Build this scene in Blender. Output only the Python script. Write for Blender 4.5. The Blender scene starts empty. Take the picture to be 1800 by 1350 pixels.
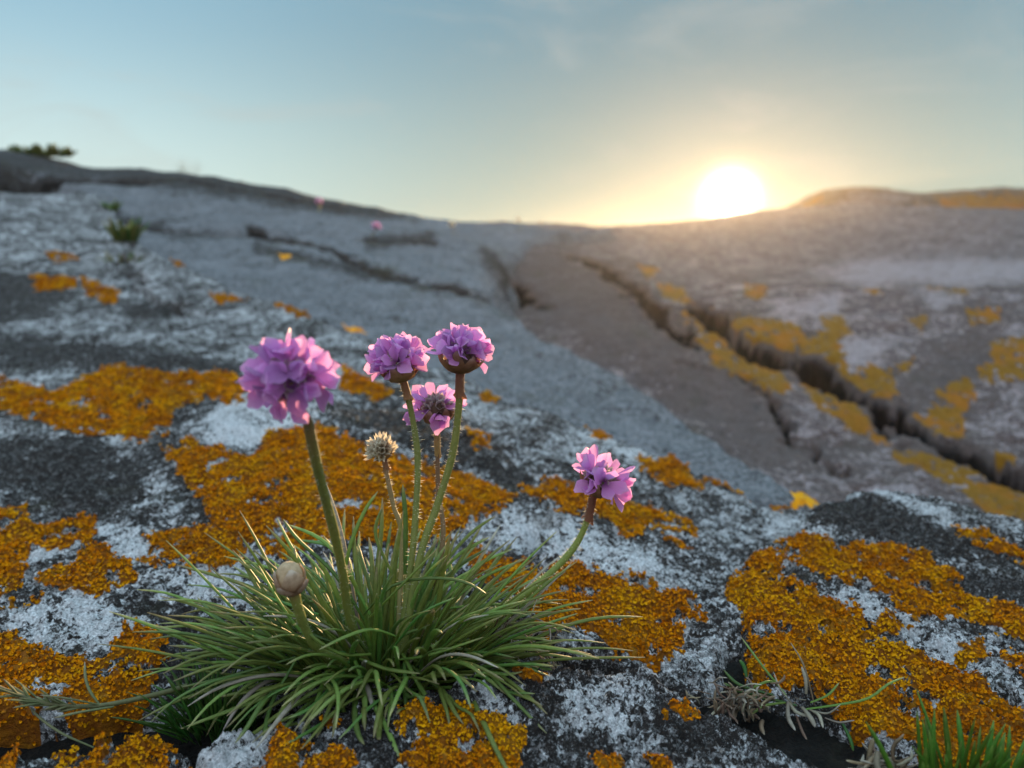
import bpy, math, random
import numpy as np
from mathutils import Vector, Matrix, Quaternion

random.seed(7)
rng = np.random.default_rng(7)
scene = bpy.context.scene
col = scene.collection
R = math.radians

# ------------------------------------------------------------------ camera
CZ = 0.13                       # camera height over the tussock's foot
PITCH = R(10)
FPX = 1360.0                    # focal length in photograph pixels (1800 wide)
cd = bpy.data.cameras.new('camera')
cam = bpy.data.objects.new('camera', cd)
col.objects.link(cam)
cam.location = (0, 0, CZ)
cam.rotation_euler = (R(90) - PITCH, 0, 0)
cd.sensor_width = 36
cd.lens = 36 * FPX / 1800
cd.clip_start = 0.01
cd.clip_end = 5000
cd.dof.use_dof = True
cd.dof.focus_distance = 0.232
cd.dof.aperture_fstop = 12.0
scene.camera = cam

# ------------------------------------------------------------------ sky and sun
SUN = Vector((0.2816, 1.0266, 0.0616)).normalized()
SUN_EL = math.asin(SUN.z)
SUN_AZ = math.atan2(SUN.x, SUN.y)
world = bpy.data.worlds.new('World')
scene.world = world
world.use_nodes = True


def N(nt, typ, **kw):
    n = nt.nodes.new(typ)
    for k, v in kw.items():
        if k.startswith('i_'):
            key = k[2:]
            n.inputs[int(key) if key.isdigit() else key.replace('_', ' ')].default_value = v
        else:
            setattr(n, k, v)
    return n


def L(nt, a, b):
    nt.links.new(a, b)


def mathn(nt, op, a, b=None, c=None, clamp=False):
    n = nt.nodes.new('ShaderNodeMath')
    n.operation = op
    n.use_clamp = clamp
    for i, v in enumerate((a, b, c)):
        if v is None:
            continue
        if isinstance(v, (int, float)):
            n.inputs[i].default_value = v
        else:
            nt.links.new(v, n.inputs[i])
    return n.outputs[0]


def mixc(nt, f, a, b, mode='MIX'):
    n = nt.nodes.new('ShaderNodeMix')
    n.data_type = 'RGBA'
    n.blend_type = mode
    n.clamp_factor = True
    for sock, v in ((n.inputs[0], f), (n.inputs[6], a), (n.inputs[7], b)):
        if isinstance(v, (int, float)):
            sock.default_value = v
        elif isinstance(v, tuple):
            sock.default_value = v if len(v) == 4 else (*v, 1)
        else:
            nt.links.new(v, sock)
    return n.outputs[2]


def smooth(nt, x, lo, hi):
    n = nt.nodes.new('ShaderNodeMapRange')
    n.interpolation_type = 'SMOOTHSTEP'
    nt.links.new(x, n.inputs[0])
    n.inputs[1].default_value = lo
    n.inputs[2].default_value = hi
    return n.outputs[0]


wt = world.node_tree


def noise_w(vec, scale, detail):
    n = wt.nodes.new('ShaderNodeTexNoise')
    n.inputs['Scale'].default_value = scale
    n.inputs['Detail'].default_value = detail
    n.inputs['Roughness'].default_value = 0.55
    n.inputs['Distortion'].default_value = 0.6
    wt.links.new(vec, n.inputs['Vector'])
    return n.outputs[0]


bg = wt.nodes['Background']
sky = N(wt, 'ShaderNodeTexSky', sky_type='NISHITA', sun_disc=False, sun_elevation=SUN_EL,
        sun_rotation=SUN_AZ, altitude=0, air_density=1.0, dust_density=0.6, ozone_density=1.0)
tc = N(wt, 'ShaderNodeTexCoord')
nrm = N(wt, 'ShaderNodeVectorMath', operation='NORMALIZE')
L(wt, tc.outputs['Generated'], nrm.inputs[0])
dot = N(wt, 'ShaderNodeVectorMath', operation='DOT_PRODUCT')
L(wt, nrm.outputs[0], dot.inputs[0])
dot.inputs[1].default_value = SUN
ang = mathn(wt, 'ARCCOSINE', mathn(wt, 'MINIMUM', dot.outputs['Value'], 0.999999))


def gauss(sig):
    q = mathn(wt, 'DIVIDE', ang, sig)
    return mathn(wt, 'EXPONENT', mathn(wt, 'MULTIPLY', mathn(wt, 'MULTIPLY', q, q), -1.0))


SKY_K = 0.075
# hazy evening sky: pale at the horizon, bluer above and away from the sun, with the disc's aureole
sep = N(wt, 'ShaderNodeSeparateXYZ')
L(wt, nrm.outputs[0], sep.inputs[0])
elev = mathn(wt, 'MAXIMUM', sep.outputs['Z'], 0.0)
away = smooth(wt, ang, R(8), R(50))
hor = mixc(wt, away, (0.38, 0.51, 0.48), (0.80, 1.02, 1.00))
zen = mixc(wt, away, (0.15, 0.31, 0.40), (0.33, 0.58, 0.74))
grad = mixc(wt, smooth(wt, elev, 0.02, 0.30), hor, zen)
# unseen sky overhead and away from the sun, brightened to light the rocks
grad_b = N(wt, 'ShaderNodeVectorMath', operation='SCALE')
L(wt, mixc(wt, smooth(wt, ang, R(50), R(110)), grad, mixc(wt, smooth(wt, elev, 0.02, 0.5), (0.70, 0.78, 0.86), (0.54, 0.66, 0.80))), grad_b.inputs[0])
L(wt, mathn(wt, 'ADD', 1.0, mathn(wt, 'MULTIPLY', smooth(wt, elev, 0.30, 0.95), 1.7)), grad_b.inputs['Scale'])
grad = grad_b.outputs[0]
# faint cirrus
mpw = N(wt, 'ShaderNodeMapping')
mpw.inputs['Scale'].default_value = (3.0, 3.0, 9.0)
mpw.inputs['Rotation'].default_value = (0.0, 0.25, 0.3)
L(wt, nrm.outputs[0], mpw.inputs[0])
cir = smooth(wt, noise_w(mpw.outputs[0], 1.6, 6), 0.50, 0.78)
grad = mixc(wt, mathn(wt, 'MULTIPLY', cir, 0.38), grad, (0.56, 0.60, 0.58))
# the Nishita sky, compressed as the photograph's tone curve does
nk = N(wt, 'ShaderNodeVectorMath', operation='SCALE')
L(wt, sky.outputs[0], nk.inputs[0])
nk.inputs['Scale'].default_value = 0.24
n1 = N(wt, 'ShaderNodeVectorMath', operation='ADD')
L(wt, nk.outputs[0], n1.inputs[0])
n1.inputs[1].default_value = (1.2, 1.2, 1.2)
nd_ = N(wt, 'ShaderNodeVectorMath', operation='DIVIDE')
L(wt, nk.outputs[0], nd_.inputs[0])
L(wt, n1.outputs[0], nd_.inputs[1])
c = mixc(wt, 0.15, grad, nd_.outputs[0])


def add_light(c, f, rgb):
    s = N(wt, 'ShaderNodeVectorMath', operation='SCALE')
    s.inputs[0].default_value = rgb
    L(wt, f, s.inputs['Scale'])
    a = N(wt, 'ShaderNodeVectorMath', operation='ADD')
    L(wt, c, a.inputs[0])
    L(wt, s.outputs[0], a.inputs[1])
    return a.outputs[0]


c = add_light(c, gauss(0.0205), (14, 12, 9))
c = add_light(c, gauss(0.040), (0.7, 0.45, 0.12))
c = add_light(c, gauss(0.10), (0.04, 0.01, 0.0))
sc_ = N(wt, 'ShaderNodeVectorMath', operation='SCALE')
L(wt, c, sc_.inputs[0])
sc_.inputs['Scale'].default_value = 1.0 / 0.15
L(wt, sc_.outputs[0], bg.inputs['Color'])
bg.inputs['Strength'].default_value = SKY_K

sl = bpy.data.lights.new('sun_lamp', 'SUN')
sl.energy = 5.0
sl.angle = R(0.6)
sl.color = (1.0, 0.64, 0.30)
so = bpy.data.objects.new('sun_lamp', sl)
col.objects.link(so)
so.location = SUN * 6
so.rotation_euler = (-SUN).to_track_quat('-Z', 'Y').to_euler()

scene.view_settings.view_transform = 'Standard'
scene.view_settings.look = 'None'
scene.view_settings.exposure = 1.0
scene.view_settings.gamma = 1.0
scene.view_settings.use_curve_mapping = False
scene.render.engine = 'CYCLES'
scene.cycles.use_denoising = True
try:
    scene.cycles.denoiser = 'OPENIMAGEDENOISE'
except Exception:
    pass
scene.cycles.denoising_input_passes = 'RGB_ALBEDO_NORMAL'
scene.cycles.denoising_prefilter = 'ACCURATE'
scene.cycles.use_adaptive_sampling = True
scene.cycles.adaptive_threshold = 0.01
scene.cycles.max_bounces = 8
scene.cycles.transparent_max_bounces = 8
scene.cycles.sample_clamp_indirect = 6

# ------------------------------------------------------------------ numeric helpers
cp, sp = math.cos(PITCH), math.sin(PITCH)


def ray(px, py):
    u, v = (px - 900) / FPX, (675 - py) / FPX
    return np.array([u, cp + v * sp, -sp + v * cp])


def at(px, py, y):
    """world point on the line of sight of photo pixel (px, py) at forward distance y"""
    d = ray(px, py)
    return d * (y / d[1]) + np.array([0, 0, CZ])


def V(px, py, y):
    return Vector(at(px, py, y))


def project(x, y, z):
    zz = z - CZ
    dep = y * cp - zz * sp
    up = y * sp + zz * cp
    dep = np.where(dep < 0.02, 0.02, dep)
    return 900 + FPX * x / dep, 675 - FPX * up / dep


PERM = rng.permutation(4096)
GA = rng.uniform(0, 2 * math.pi, 4096)
GX, GY = np.cos(GA), np.sin(GA)


def perlin(x, y, seed=0):
    x = np.asarray(x) + seed * 17.31
    y = np.asarray(y) - seed * 9.77
    xi, yi = np.floor(x).astype(np.int64), np.floor(y).astype(np.int64)
    fx, fy = x - xi, y - yi

    def g(ix, iy, dx, dy):
        h = PERM[(PERM[ix & 4095] + iy) & 4095]
        return GX[h] * dx + GY[h] * dy
    u = fx * fx * fx * (fx * (fx * 6 - 15) + 10)
    w = fy * fy * fy * (fy * (fy * 6 - 15) + 10)
    a = g(xi, yi, fx, fy) * (1 - u) + g(xi + 1, yi, fx - 1, fy) * u
    b = g(xi, yi + 1, fx, fy - 1) * (1 - u) + g(xi + 1, yi + 1, fx - 1, fy - 1) * u
    return (a * (1 - w) + b * w) * 1.5


def fbm(x, y, freq, octv=4, seed=0, gain=0.5, ridge=False):
    s, a, f = 0.0, 1.0, freq
    for k in range(octv):
        n = perlin(x * f, y * f, seed + k)
        s = s + a * ((1 - 2 * np.abs(n)) if ridge else n)
        a *= gain
        f *= 2.03
    return s


def tps(pts):
    pts = np.asarray(pts, float)
    X = pts[:, :2]
    n = len(X)

    def phi(r2):
        return 0.5 * r2 * np.log(r2 + 1e-12)
    K = phi(((X[:, None] - X[None]) ** 2).sum(-1)) + 2e-4 * np.eye(n)
    Pm = np.c_[np.ones(n), X]
    A = np.block([[K, Pm], [Pm.T, np.zeros((3, 3))]])
    w = np.linalg.solve(A, np.r_[pts[:, 2], 0, 0, 0])

    def f(x, y):
        s = w[n] + w[n + 1] * x + w[n + 2] * y
        for i in range(n):
            s = s + w[i] * phi((x - X[i, 0]) ** 2 + (y - X[i, 1]) ** 2)
        return s
    return f


def sdist(px, py, poly):
    """signed distance to a polygon, positive inside"""
    px, py = np.asarray(px, float), np.asarray(py, float)
    d = np.full(px.shape, 1e18)
    ins = np.zeros(px.shape, bool)
    n = len(poly)
    for i in range(n):
        ax, ay = poly[i][0], poly[i][1]
        bx, by = poly[(i + 1) % n][0], poly[(i + 1) % n][1]
        ex, ey = bx - ax, by - ay
        t = np.clip(((px - ax) * ex + (py - ay) * ey) / (ex * ex + ey * ey + 1e-18), 0, 1)
        d = np.minimum(d, (px - ax - t * ex) ** 2 + (py - ay - t * ey) ** 2)
        c_ = ((ay > py) != (by > py))
        xi = ax + (py - ay) * ex / (ey if abs(ey) > 1e-12 else 1e-12)
        ins ^= c_ & (px < xi)
    return np.where(ins, 1, -1) * np.sqrt(d)


def polyline_dist(x, y, pl):
    d = np.full(np.shape(x), 1e18)
    for a, b in zip(pl[:-1], pl[1:]):
        ex, ey = b[0] - a[0], b[1] - a[1]
        t = np.clip(((x - a[0]) * ex + (y - a[1]) * ey) / (ex * ex + ey * ey + 1e-18), 0, 1)
        d = np.minimum(d, (x - a[0] - t * ex) ** 2 + (y - a[1] - t * ey) ** 2)
    return np.sqrt(d)


# ------------------------------------------------------------------ materials
def new_mat(name):
    m = bpy.data.materials.new(name)
    m.use_nodes = True
    nt = m.node_tree
    return m, nt, nt.nodes['Principled BSDF']


def noise(nt, vec, scale, detail=4, rough=0.6, dist=0.0):
    n = N(nt, 'ShaderNodeTexNoise')
    n.inputs['Scale'].default_value = scale
    n.inputs['Detail'].default_value = detail
    n.inputs['Roughness'].default_value = rough
    n.inputs['Distortion'].default_value = dist
    if vec is not None:
        L(nt, vec, n.inputs['Vector'])
    return n.outputs[0]


def attr(nt, name):
    n = N(nt, 'ShaderNodeAttribute', attribute_name=name)
    return n.outputs['Fac']


ORANGE_A, ORANGE_B, ORANGE_C = (0.54, 0.145, 0.002), (0.90, 0.37, 0.004), (0.82, 0.43, 0.006)


def rock_mat(name, s=1.0, base=(0.36, 0.35, 0.34), pale=(0.88, 0.86, 0.85), dark=(0.014, 0.013, 0.012),
             brown=(0.05, 0.038, 0.032), dark_amt=0.5, pale_amt=0.5, bump=0.0022, orange=True,
             oc=(ORANGE_A, ORANGE_B, ORANGE_C), stretch=(1, 1, 1), dark_gain=0.10):
    m, nt, p = new_mat(name)
    tcn = N(nt, 'ShaderNodeTexCoord')
    mp = N(nt, 'ShaderNodeMapping')
    mp.inputs['Scale'].default_value = stretch
    L(nt, tcn.outputs['Object'], mp.inputs[0])
    v = mp.outputs[0]
    nf = noise(nt, v, 950 * s, 3, 0.65)
    nm = noise(nt, v, 330 * s, 6, 0.68, 0.6)
    nl = noise(nt, v, 85 * s, 5, 0.62, 0.8)
    nx = noise(nt, v, 26 * s, 4, 0.55, 0.5)
    # weathered granite with feldspar and mica specks
    c = mixc(nt, smooth(nt, nf, 0.36, 0.66), tuple(k * 0.5 for k in base), tuple(min(1, k * 1.45) for k in base))
    # pale crustose lichen in flaky patches
    pa = attr(nt, 'pale')
    npf = noise(nt, v, 620 * s, 5, 0.7, 0.15)
    pf = mathn(nt, 'ADD', mathn(nt, 'MULTIPLY', nl, 0.50), mathn(nt, 'MULTIPLY', npf, 0.62))
    pf = mathn(nt, 'ADD', pf, mathn(nt, 'MULTIPLY', pa, 0.10))
    pm = smooth(nt, pf, 0.625 - 0.13 * pale_amt, 0.685 - 0.12 * pale_amt)
    pcol = mixc(nt, smooth(nt, nf, 0.3, 0.7), tuple(k * 0.66 for k in pale), tuple(min(1, k * 1.2) for k in pale))
    c = mixc(nt, pm, c, pcol)
    # black crust lichen in flecks and blotches, plus painted shade along cracks
    da = attr(nt, 'dark')
    nd = noise(nt, v, 430 * s, 6, 0.72, 0.25)
    df = mathn(nt, 'ADD', mathn(nt, 'MULTIPLY', nd, 0.64), mathn(nt, 'MULTIPLY', nx, 0.26))
    df = mathn(nt, 'ADD', df, mathn(nt, 'MULTIPLY', noise(nt, v, 105 * s, 4, 0.6, 0.3), 0.34))
    df = mathn(nt, 'ADD', df, mathn(nt, 'MULTIPLY', da, dark_gain))
    df = mathn(nt, 'SUBTRACT', df, mathn(nt, 'MULTIPLY', pa, 0.075))
    dm = smooth(nt, df, 0.68 - 0.14 * dark_amt, 0.73 - 0.14 * dark_amt)
    dcol = mixc(nt, noise(nt, v, 140 * s, 3), dark, brown)
    nsp = noise(nt, v, 1300 * s, 4, 0.7)
    dcol = mixc(nt, mathn(nt, 'MULTIPLY', smooth(nt, mathn(nt, 'ADD', mathn(nt, 'MULTIPLY', nsp, 0.6), mathn(nt, 'MULTIPLY', noise(nt, v, 300 * s, 4, 0.6), 0.4)), 0.51, 0.60), 0.85), dcol, tuple(k * 0.75 for k in base))
    c = mixc(nt, dm, c, dcol)
    c = mixc(nt, smooth(nt, da, 1.05, 1.4), c, (0.008, 0.006, 0.005))  # near-black shade painted into the cracks
    # grain of the crust
    gr = N(nt, 'ShaderNodeVectorMath', operation='SCALE')
    L(nt, c, gr.inputs[0])
    L(nt, mathn(nt, 'ADD', 0.46, mathn(nt, 'MULTIPLY', smooth(nt, noise(nt, v, 1000 * s, 5, 0.75), 0.30, 0.64), 0.72)), gr.inputs['Scale'])
    c = gr.outputs[0]
    # olive film
    c = mixc(nt, mathn(nt, 'MULTIPLY', smooth(nt, noise(nt, v, 40 * s, 3), 0.55, 0.75), 0.35), c, (0.06, 0.058, 0.03))
    if orange:
        oa = attr(nt, 'orange')
        ocn = mixc(nt, smooth(nt, noise(nt, v, 420 * s, 4, 0.7), 0.35, 0.65), oc[0], oc[1])
        ocn = mixc(nt, mathn(nt, 'MULTIPLY', smooth(nt, noise(nt, v, 60 * s, 3), 0.45, 0.68), 0.8), ocn, oc[2])
        c = mixc(nt, smooth(nt, oa, 0.4, 0.62), c, ocn)
    L(nt, c, p.inputs['Base Color'])
    p.inputs['Roughness'].default_value = 0.93
    p.inputs['Specular IOR Level'].default_value = 0.25
    b = N(nt, 'ShaderNodeBump')
    b.inputs['Strength'].default_value = 1.0
    b.inputs['Distance'].default_value = bump
    hgt = mathn(nt, 'ADD', mathn(nt, 'MULTIPLY', nm, 1.0), mathn(nt, 'MULTIPLY', nf, 0.5))
    hgt = mathn(nt, 'ADD', hgt, mathn(nt, 'MULTIPLY', npf, 0.8))
    L(nt, hgt, b.inputs['Height'])
    L(nt, b.outputs[0], p.inputs['Normal'])
    return m


def lichen_mat():
    m, nt, p = new_mat('orange_lichen')
    tcn = N(nt, 'ShaderNodeTexCoord')
    v = tcn.outputs['Object']
    r = attr(nt, 'shade')
    c = mixc(nt, r, ORANGE_A, ORANGE_B)
    c = mixc(nt, mathn(nt, 'MULTIPLY', smooth(nt, noise(nt, v, 55, 3), 0.42, 0.66), 0.85), c, ORANGE_C)
    c = mixc(nt, mathn(nt, 'MULTIPLY', smooth(nt, noise(nt, v, 900, 3), 0.42, 0.68), 0.7), c, (0.22, 0.055, 0.002))
    c = mixc(nt, mathn(nt, 'MULTIPLY', smooth(nt, noise(nt, v, 24, 4, 0.6, 0.4), 0.50, 0.68), 0.7), c, (0.40, 0.115, 0.004))
    c = mixc(nt, mathn(nt, 'MULTIPLY', smooth(nt, noise(nt, v, 130, 4, 0.6), 0.60, 0.72), 0.6), c, (0.20, 0.13, 0.05))
    L(nt, c, p.inputs['Base Color'])
    p.inputs['Roughness'].default_value = 0.9
    p.inputs['Specular IOR Level'].default_value = 0.08
    tr = N(nt, 'ShaderNodeBsdfTranslucent')
    L(nt, c, tr.inputs[0])
    mx = N(nt, 'ShaderNodeMixShader', i_0=0.15)
    L(nt, p.outputs[0], mx.inputs[1])
    L(nt, tr.outputs[0], mx.inputs[2])
    L(nt, mx.outputs[0], nt.nodes['Material Output'].inputs[0])
    return m


def plant_mat(name, c0, c1, c2=None, trans=0.35, rough=0.5, nscale=600, spec=0.4, a='along'):
    """colour runs c0 -> c1 (-> c2 at the very tip) along the piece, varied by object and fine noise"""
    m, nt, p = new_mat(name)
    tcn = N(nt, 'ShaderNodeTexCoord')
    al = attr(nt, a)
    c = mixc(nt, al, c0, c1)
    if c2:
        c = mixc(nt, smooth(nt, al, 0.80, 1.0), c, c2)
    oi = N(nt, 'ShaderNodeObjectInfo')
    h = N(nt, 'ShaderNodeHueSaturation')
    L(nt, mathn(nt, 'ADD', mathn(nt, 'MULTIPLY', oi.outputs['Random'], 0.05), 0.475), h.inputs['Hue'])
    L(nt, mathn(nt, 'ADD', mathn(nt, 'MULTIPLY', oi.outputs['Random'], 0.5), 0.75), h.inputs['Value'])
    L(nt, mixc(nt, mathn(nt, 'MULTIPLY', smooth(nt, noise(nt, tcn.outputs['Object'], nscale, 3), 0.4, 0.7), 0.4), c,
               tuple(k * 0.6 for k in c0)), h.inputs['Color'])
    c = h.outputs[0]
    L(nt, c, p.inputs['Base Color'])
    p.inputs['Roughness'].default_value = rough
    p.inputs['Specular IOR Level'].default_value = spec
    if trans:
        tr = N(nt, 'ShaderNodeBsdfTranslucent')
        L(nt, c, tr.inputs[0])
        mx = N(nt, 'ShaderNodeMixShader', i_0=trans)
        L(nt, p.outputs[0], mx.inputs[1])
        L(nt, tr.outputs[0], mx.inputs[2])
        L(nt, mx.outputs[0], nt.nodes['Material Output'].inputs[0])
    return m


def petal_mat():
    m, nt, p = new_mat('petal')
    al, ac = attr(nt, 'along'), attr(nt, 'across')
    c = mixc(nt, smooth(nt, al, 0.0, 0.45), (0.48, 0.18, 0.50), (0.78, 0.38, 0.78))
    c = mixc(nt, smooth(nt, al, 0.7, 1.0), c, (0.88, 0.52, 0.84))
    w = N(nt, 'ShaderNodeTexWave', wave_type='BANDS', bands_direction='X')
    cmb = N(nt, 'ShaderNodeCombineXYZ')
    L(nt, ac, cmb.inputs[0])
    L(nt, mathn(nt, 'MULTIPLY', al, 0.15), cmb.inputs[1])
    L(nt, cmb.outputs[0], w.inputs['Vector'])
    w.inputs['Scale'].default_value = 2.2
    w.inputs['Distortion'].default_value = 0.6
    c = mixc(nt, mathn(nt, 'MULTIPLY', smooth(nt, w.outputs['Fac'], 0.6, 1.0), 0.42), c, (0.42, 0.10, 0.46))
    oi = N(nt, 'ShaderNodeObjectInfo')
    h = N(nt, 'ShaderNodeHueSaturation')
    L(nt, mathn(nt, 'ADD', mathn(nt, 'MULTIPLY', oi.outputs['Random'], 0.05), 0.475), h.inputs['Hue'])
    L(nt, mathn(nt, 'ADD', mathn(nt, 'MULTIPLY', oi.outputs['Random'], 0.5), 0.70), h.inputs['Value'])
    L(nt, c, h.inputs['Color'])
    c = h.outputs[0]
    L(nt, c, p.inputs['Base Color'])
    p.inputs['Roughness'].default_value = 0.55
    p.inputs['Specular IOR Level'].default_value = 0.3
    tr = N(nt, 'ShaderNodeBsdfTranslucent')
    L(nt, c, tr.inputs[0])
    mx = N(nt, 'ShaderNodeMixShader', i_0=0.62)
    L(nt, p.outputs[0], mx.inputs[1])
    L(nt, tr.outputs[0], mx.inputs[2])
    L(nt, mx.outputs[0], nt.nodes['Material Output'].inputs[0])
    return m


MAT = {}
UNDER = ((0.20, 0.055, 0.002), (0.36, 0.12, 0.003), (0.42, 0.18, 0.005))   # darker, painting the shade in the gaps between lobes
MAT['rock'] = rock_mat('lichened_granite', dark_amt=0.74, pale_amt=0.80, oc=UNDER)
MAT['rock_front'] = rock_mat('front_granite', s=1.1, pale_amt=0.85, dark_amt=0.78, oc=UNDER, base=(0.36, 0.35, 0.345))
MAT['slab'] = rock_mat('smooth_slab', s=0.28, base=(0.155, 0.155, 0.16), pale=(0.235, 0.235, 0.245), dark_amt=0.05, pale_amt=0.5,
                       dark=(0.025, 0.023, 0.022), brown=(0.05, 0.042, 0.036), bump=0.0015, dark_gain=0.28)
MAT['bank'] = rock_mat('bank_granite', s=0.3, base=(0.105, 0.068, 0.060), pale=(0.36, 0.29, 0.285), dark_amt=0.5, pale_amt=0.72,
                       dark=(0.06, 0.048, 0.045), brown=(0.17, 0.125, 0.11), bump=0.002, dark_gain=0.13,
                       oc=((0.19, 0.085, 0.005), (0.25, 0.12, 0.008), (0.33, 0.11, 0.006)))
MAT['ridge'] = rock_mat('ridge_granite', s=0.08, base=(0.16, 0.095, 0.06), pale=(0.26, 0.20, 0.19), dark_amt=0.2, pale_amt=0.3,
                        dark=(0.05, 0.04, 0.035), brown=(0.12, 0.08, 0.05), bump=0.006, dark_gain=0.2,
                        oc=((0.22, 0.085, 0.008), (0.28, 0.12, 0.012), (0.30, 0.10, 0.02)))
MAT['soil'] = rock_mat('soil_and_shade', s=0.6, base=(0.03, 0.024, 0.018), pale=(0.06, 0.05, 0.04), dark_amt=0.5, pale_amt=0.1, orange=False)
MAT['painted_shade'] = rock_mat('painted_shade', s=1.0, base=(0.010, 0.008, 0.006), pale=(0.02, 0.016, 0.012), dark=(0.004, 0.0035, 0.003), brown=(0.008, 0.006, 0.004), dark_amt=0.6, pale_amt=0.1, orange=False)  # near-black paint for the shade deep in the crevices
MAT['lichen'] = lichen_mat()
MAT['leaf'] = plant_mat('thrift_leaf', (0.18, 0.29, 0.045), (0.30, 0.39, 0.10), (0.50, 0.44, 0.22), trans=0.45, rough=0.42)
MAT['leaf_deep'] = plant_mat('thrift_leaf_deep', (0.10, 0.21, 0.035), (0.18, 0.29, 0.075), (0.36, 0.36, 0.16), trans=0.4, rough=0.42)
MAT['leaf_dark'] = plant_mat('dark_green_leaf', (0.035, 0.10, 0.014), (0.06, 0.15, 0.02), (0.14, 0.18, 0.05), trans=0.25, rough=0.45)  # deep green leaves of the smaller plants
MAT['stem'] = plant_mat('flower_stalk', (0.25, 0.31, 0.07), (0.30, 0.32, 0.08), (0.34, 0.24, 0.09), trans=0.3, rough=0.5)
MAT['stem_red'] = plant_mat('reddish_stalk', (0.28, 0.25, 0.08), (0.34, 0.20, 0.10), (0.34, 0.10, 0.08), trans=0.25, rough=0.5)
MAT['sheath'] = plant_mat('papery_sheath', (0.46, 0.24, 0.10), (0.40, 0.19, 0.10), trans=0.45, rough=0.6)
MAT['hair'] = plant_mat('stalk_hair', (0.75, 0.72, 0.55), (0.85, 0.8, 0.65), trans=0.5, rough=0.4)
MAT['petal'] = petal_mat()
MAT['bract'] = plant_mat('papery_bract', (0.24, 0.11, 0.045), (0.46, 0.25, 0.14), (0.62, 0.45, 0.34), trans=0.45, rough=0.55)
MAT['budscale'] = plant_mat('bud_scale', (0.34, 0.15, 0.05), (0.62, 0.47, 0.33), (0.72, 0.62, 0.50), trans=0.35, rough=0.5)
MAT['calyx'] = plant_mat('calyx', (0.30, 0.22, 0.14), (0.62, 0.46, 0.50), (0.80, 0.72, 0.60), trans=0.45, rough=0.6)
MAT['spent'] = plant_mat('spent_calyx', (0.42, 0.30, 0.20), (0.70, 0.60, 0.46), (0.82, 0.74, 0.60), trans=0.5, rough=0.6)
MAT['dry'] = plant_mat('withered', (0.12, 0.07, 0.04), (0.26, 0.19, 0.12), (0.36, 0.30, 0.22), trans=0.1, rough=0.8)
MAT['pale_dry'] = plant_mat('bleached_leaf', (0.22, 0.18, 0.12), (0.42, 0.38, 0.29), (0.5, 0.46, 0.38), trans=0.2, rough=0.6)
MAT['grass'] = plant_mat('grass', (0.07, 0.17, 0.015), (0.12, 0.26, 0.03), (0.22, 0.30, 0.06), trans=0.35, rough=0.4)
MAT['straw'] = plant_mat('grass_spike', (0.14, 0.17, 0.06), (0.28, 0.27, 0.13), (0.42, 0.34, 0.22), trans=0.25, rough=0.6)
MAT['cushion'] = plant_mat('cushion_leaf', (0.13, 0.15, 0.03), (0.28, 0.25, 0.05), (0.40, 0.30, 0.06), trans=0.3, rough=0.6)


# ------------------------------------------------------------------ object helpers
def tag(o, label=None, cat=None, group=None, kind=None):
    for k, v in (('label', label), ('category', cat), ('group', group), ('kind', kind)):
        if v:
            o[k] = v
    return o


def mesh_np(name, verts, faces, mat, parent=None, attrs=None, smooth_sh=True, loc=None):
    """verts (n,3), faces (m,3) or (m,4) arrays"""
    verts = np.asarray(verts, np.float32)
    faces = np.asarray(faces, np.int32)
    me = bpy.data.meshes.new(name)
    k = faces.shape[1]
    me.vertices.add(len(verts))
    me.vertices.foreach_set('co', verts.ravel())
    me.loops.add(faces.size)
    me.loops.foreach_set('vertex_index', faces.ravel())
    me.polygons.add(len(faces))
    me.polygons.foreach_set('loop_start', np.arange(0, faces.size, k, dtype=np.int32))
    me.polygons.foreach_set('loop_total', np.full(len(faces), k, np.int32))
    me.polygons.foreach_set('use_smooth', np.full(len(faces), smooth_sh, bool))
    me.update(calc_edges=True)
    for an, av in (attrs or {}).items():
        a_ = me.attributes.new(an, 'FLOAT', 'POINT')
        a_.data.foreach_set('value', np.asarray(av, np.float32))
    me.materials.append(MAT[mat])
    o = bpy.data.objects.new(name, me)
    col.objects.link(o)
    if parent is not None:
        o.parent = parent
    if loc is not None:
        o.location = loc
    return o


def inst(name, me, parent, mat4):
    o = bpy.data.objects.new(name, me)
    col.objects.link(o)
    o.parent = parent
    o.matrix_local = mat4
    return o


def empty(name, loc):
    o = bpy.data.objects.new(name, None)
    o.empty_display_size = 0.01
    o.location = loc
    col.objects.link(o)
    return o


# ------------------------------------------------------------------ rock surfaces
def world_poly(pl):
    return [tuple(at(*p)[:2]) for p in pl]


SURF = {}


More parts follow.
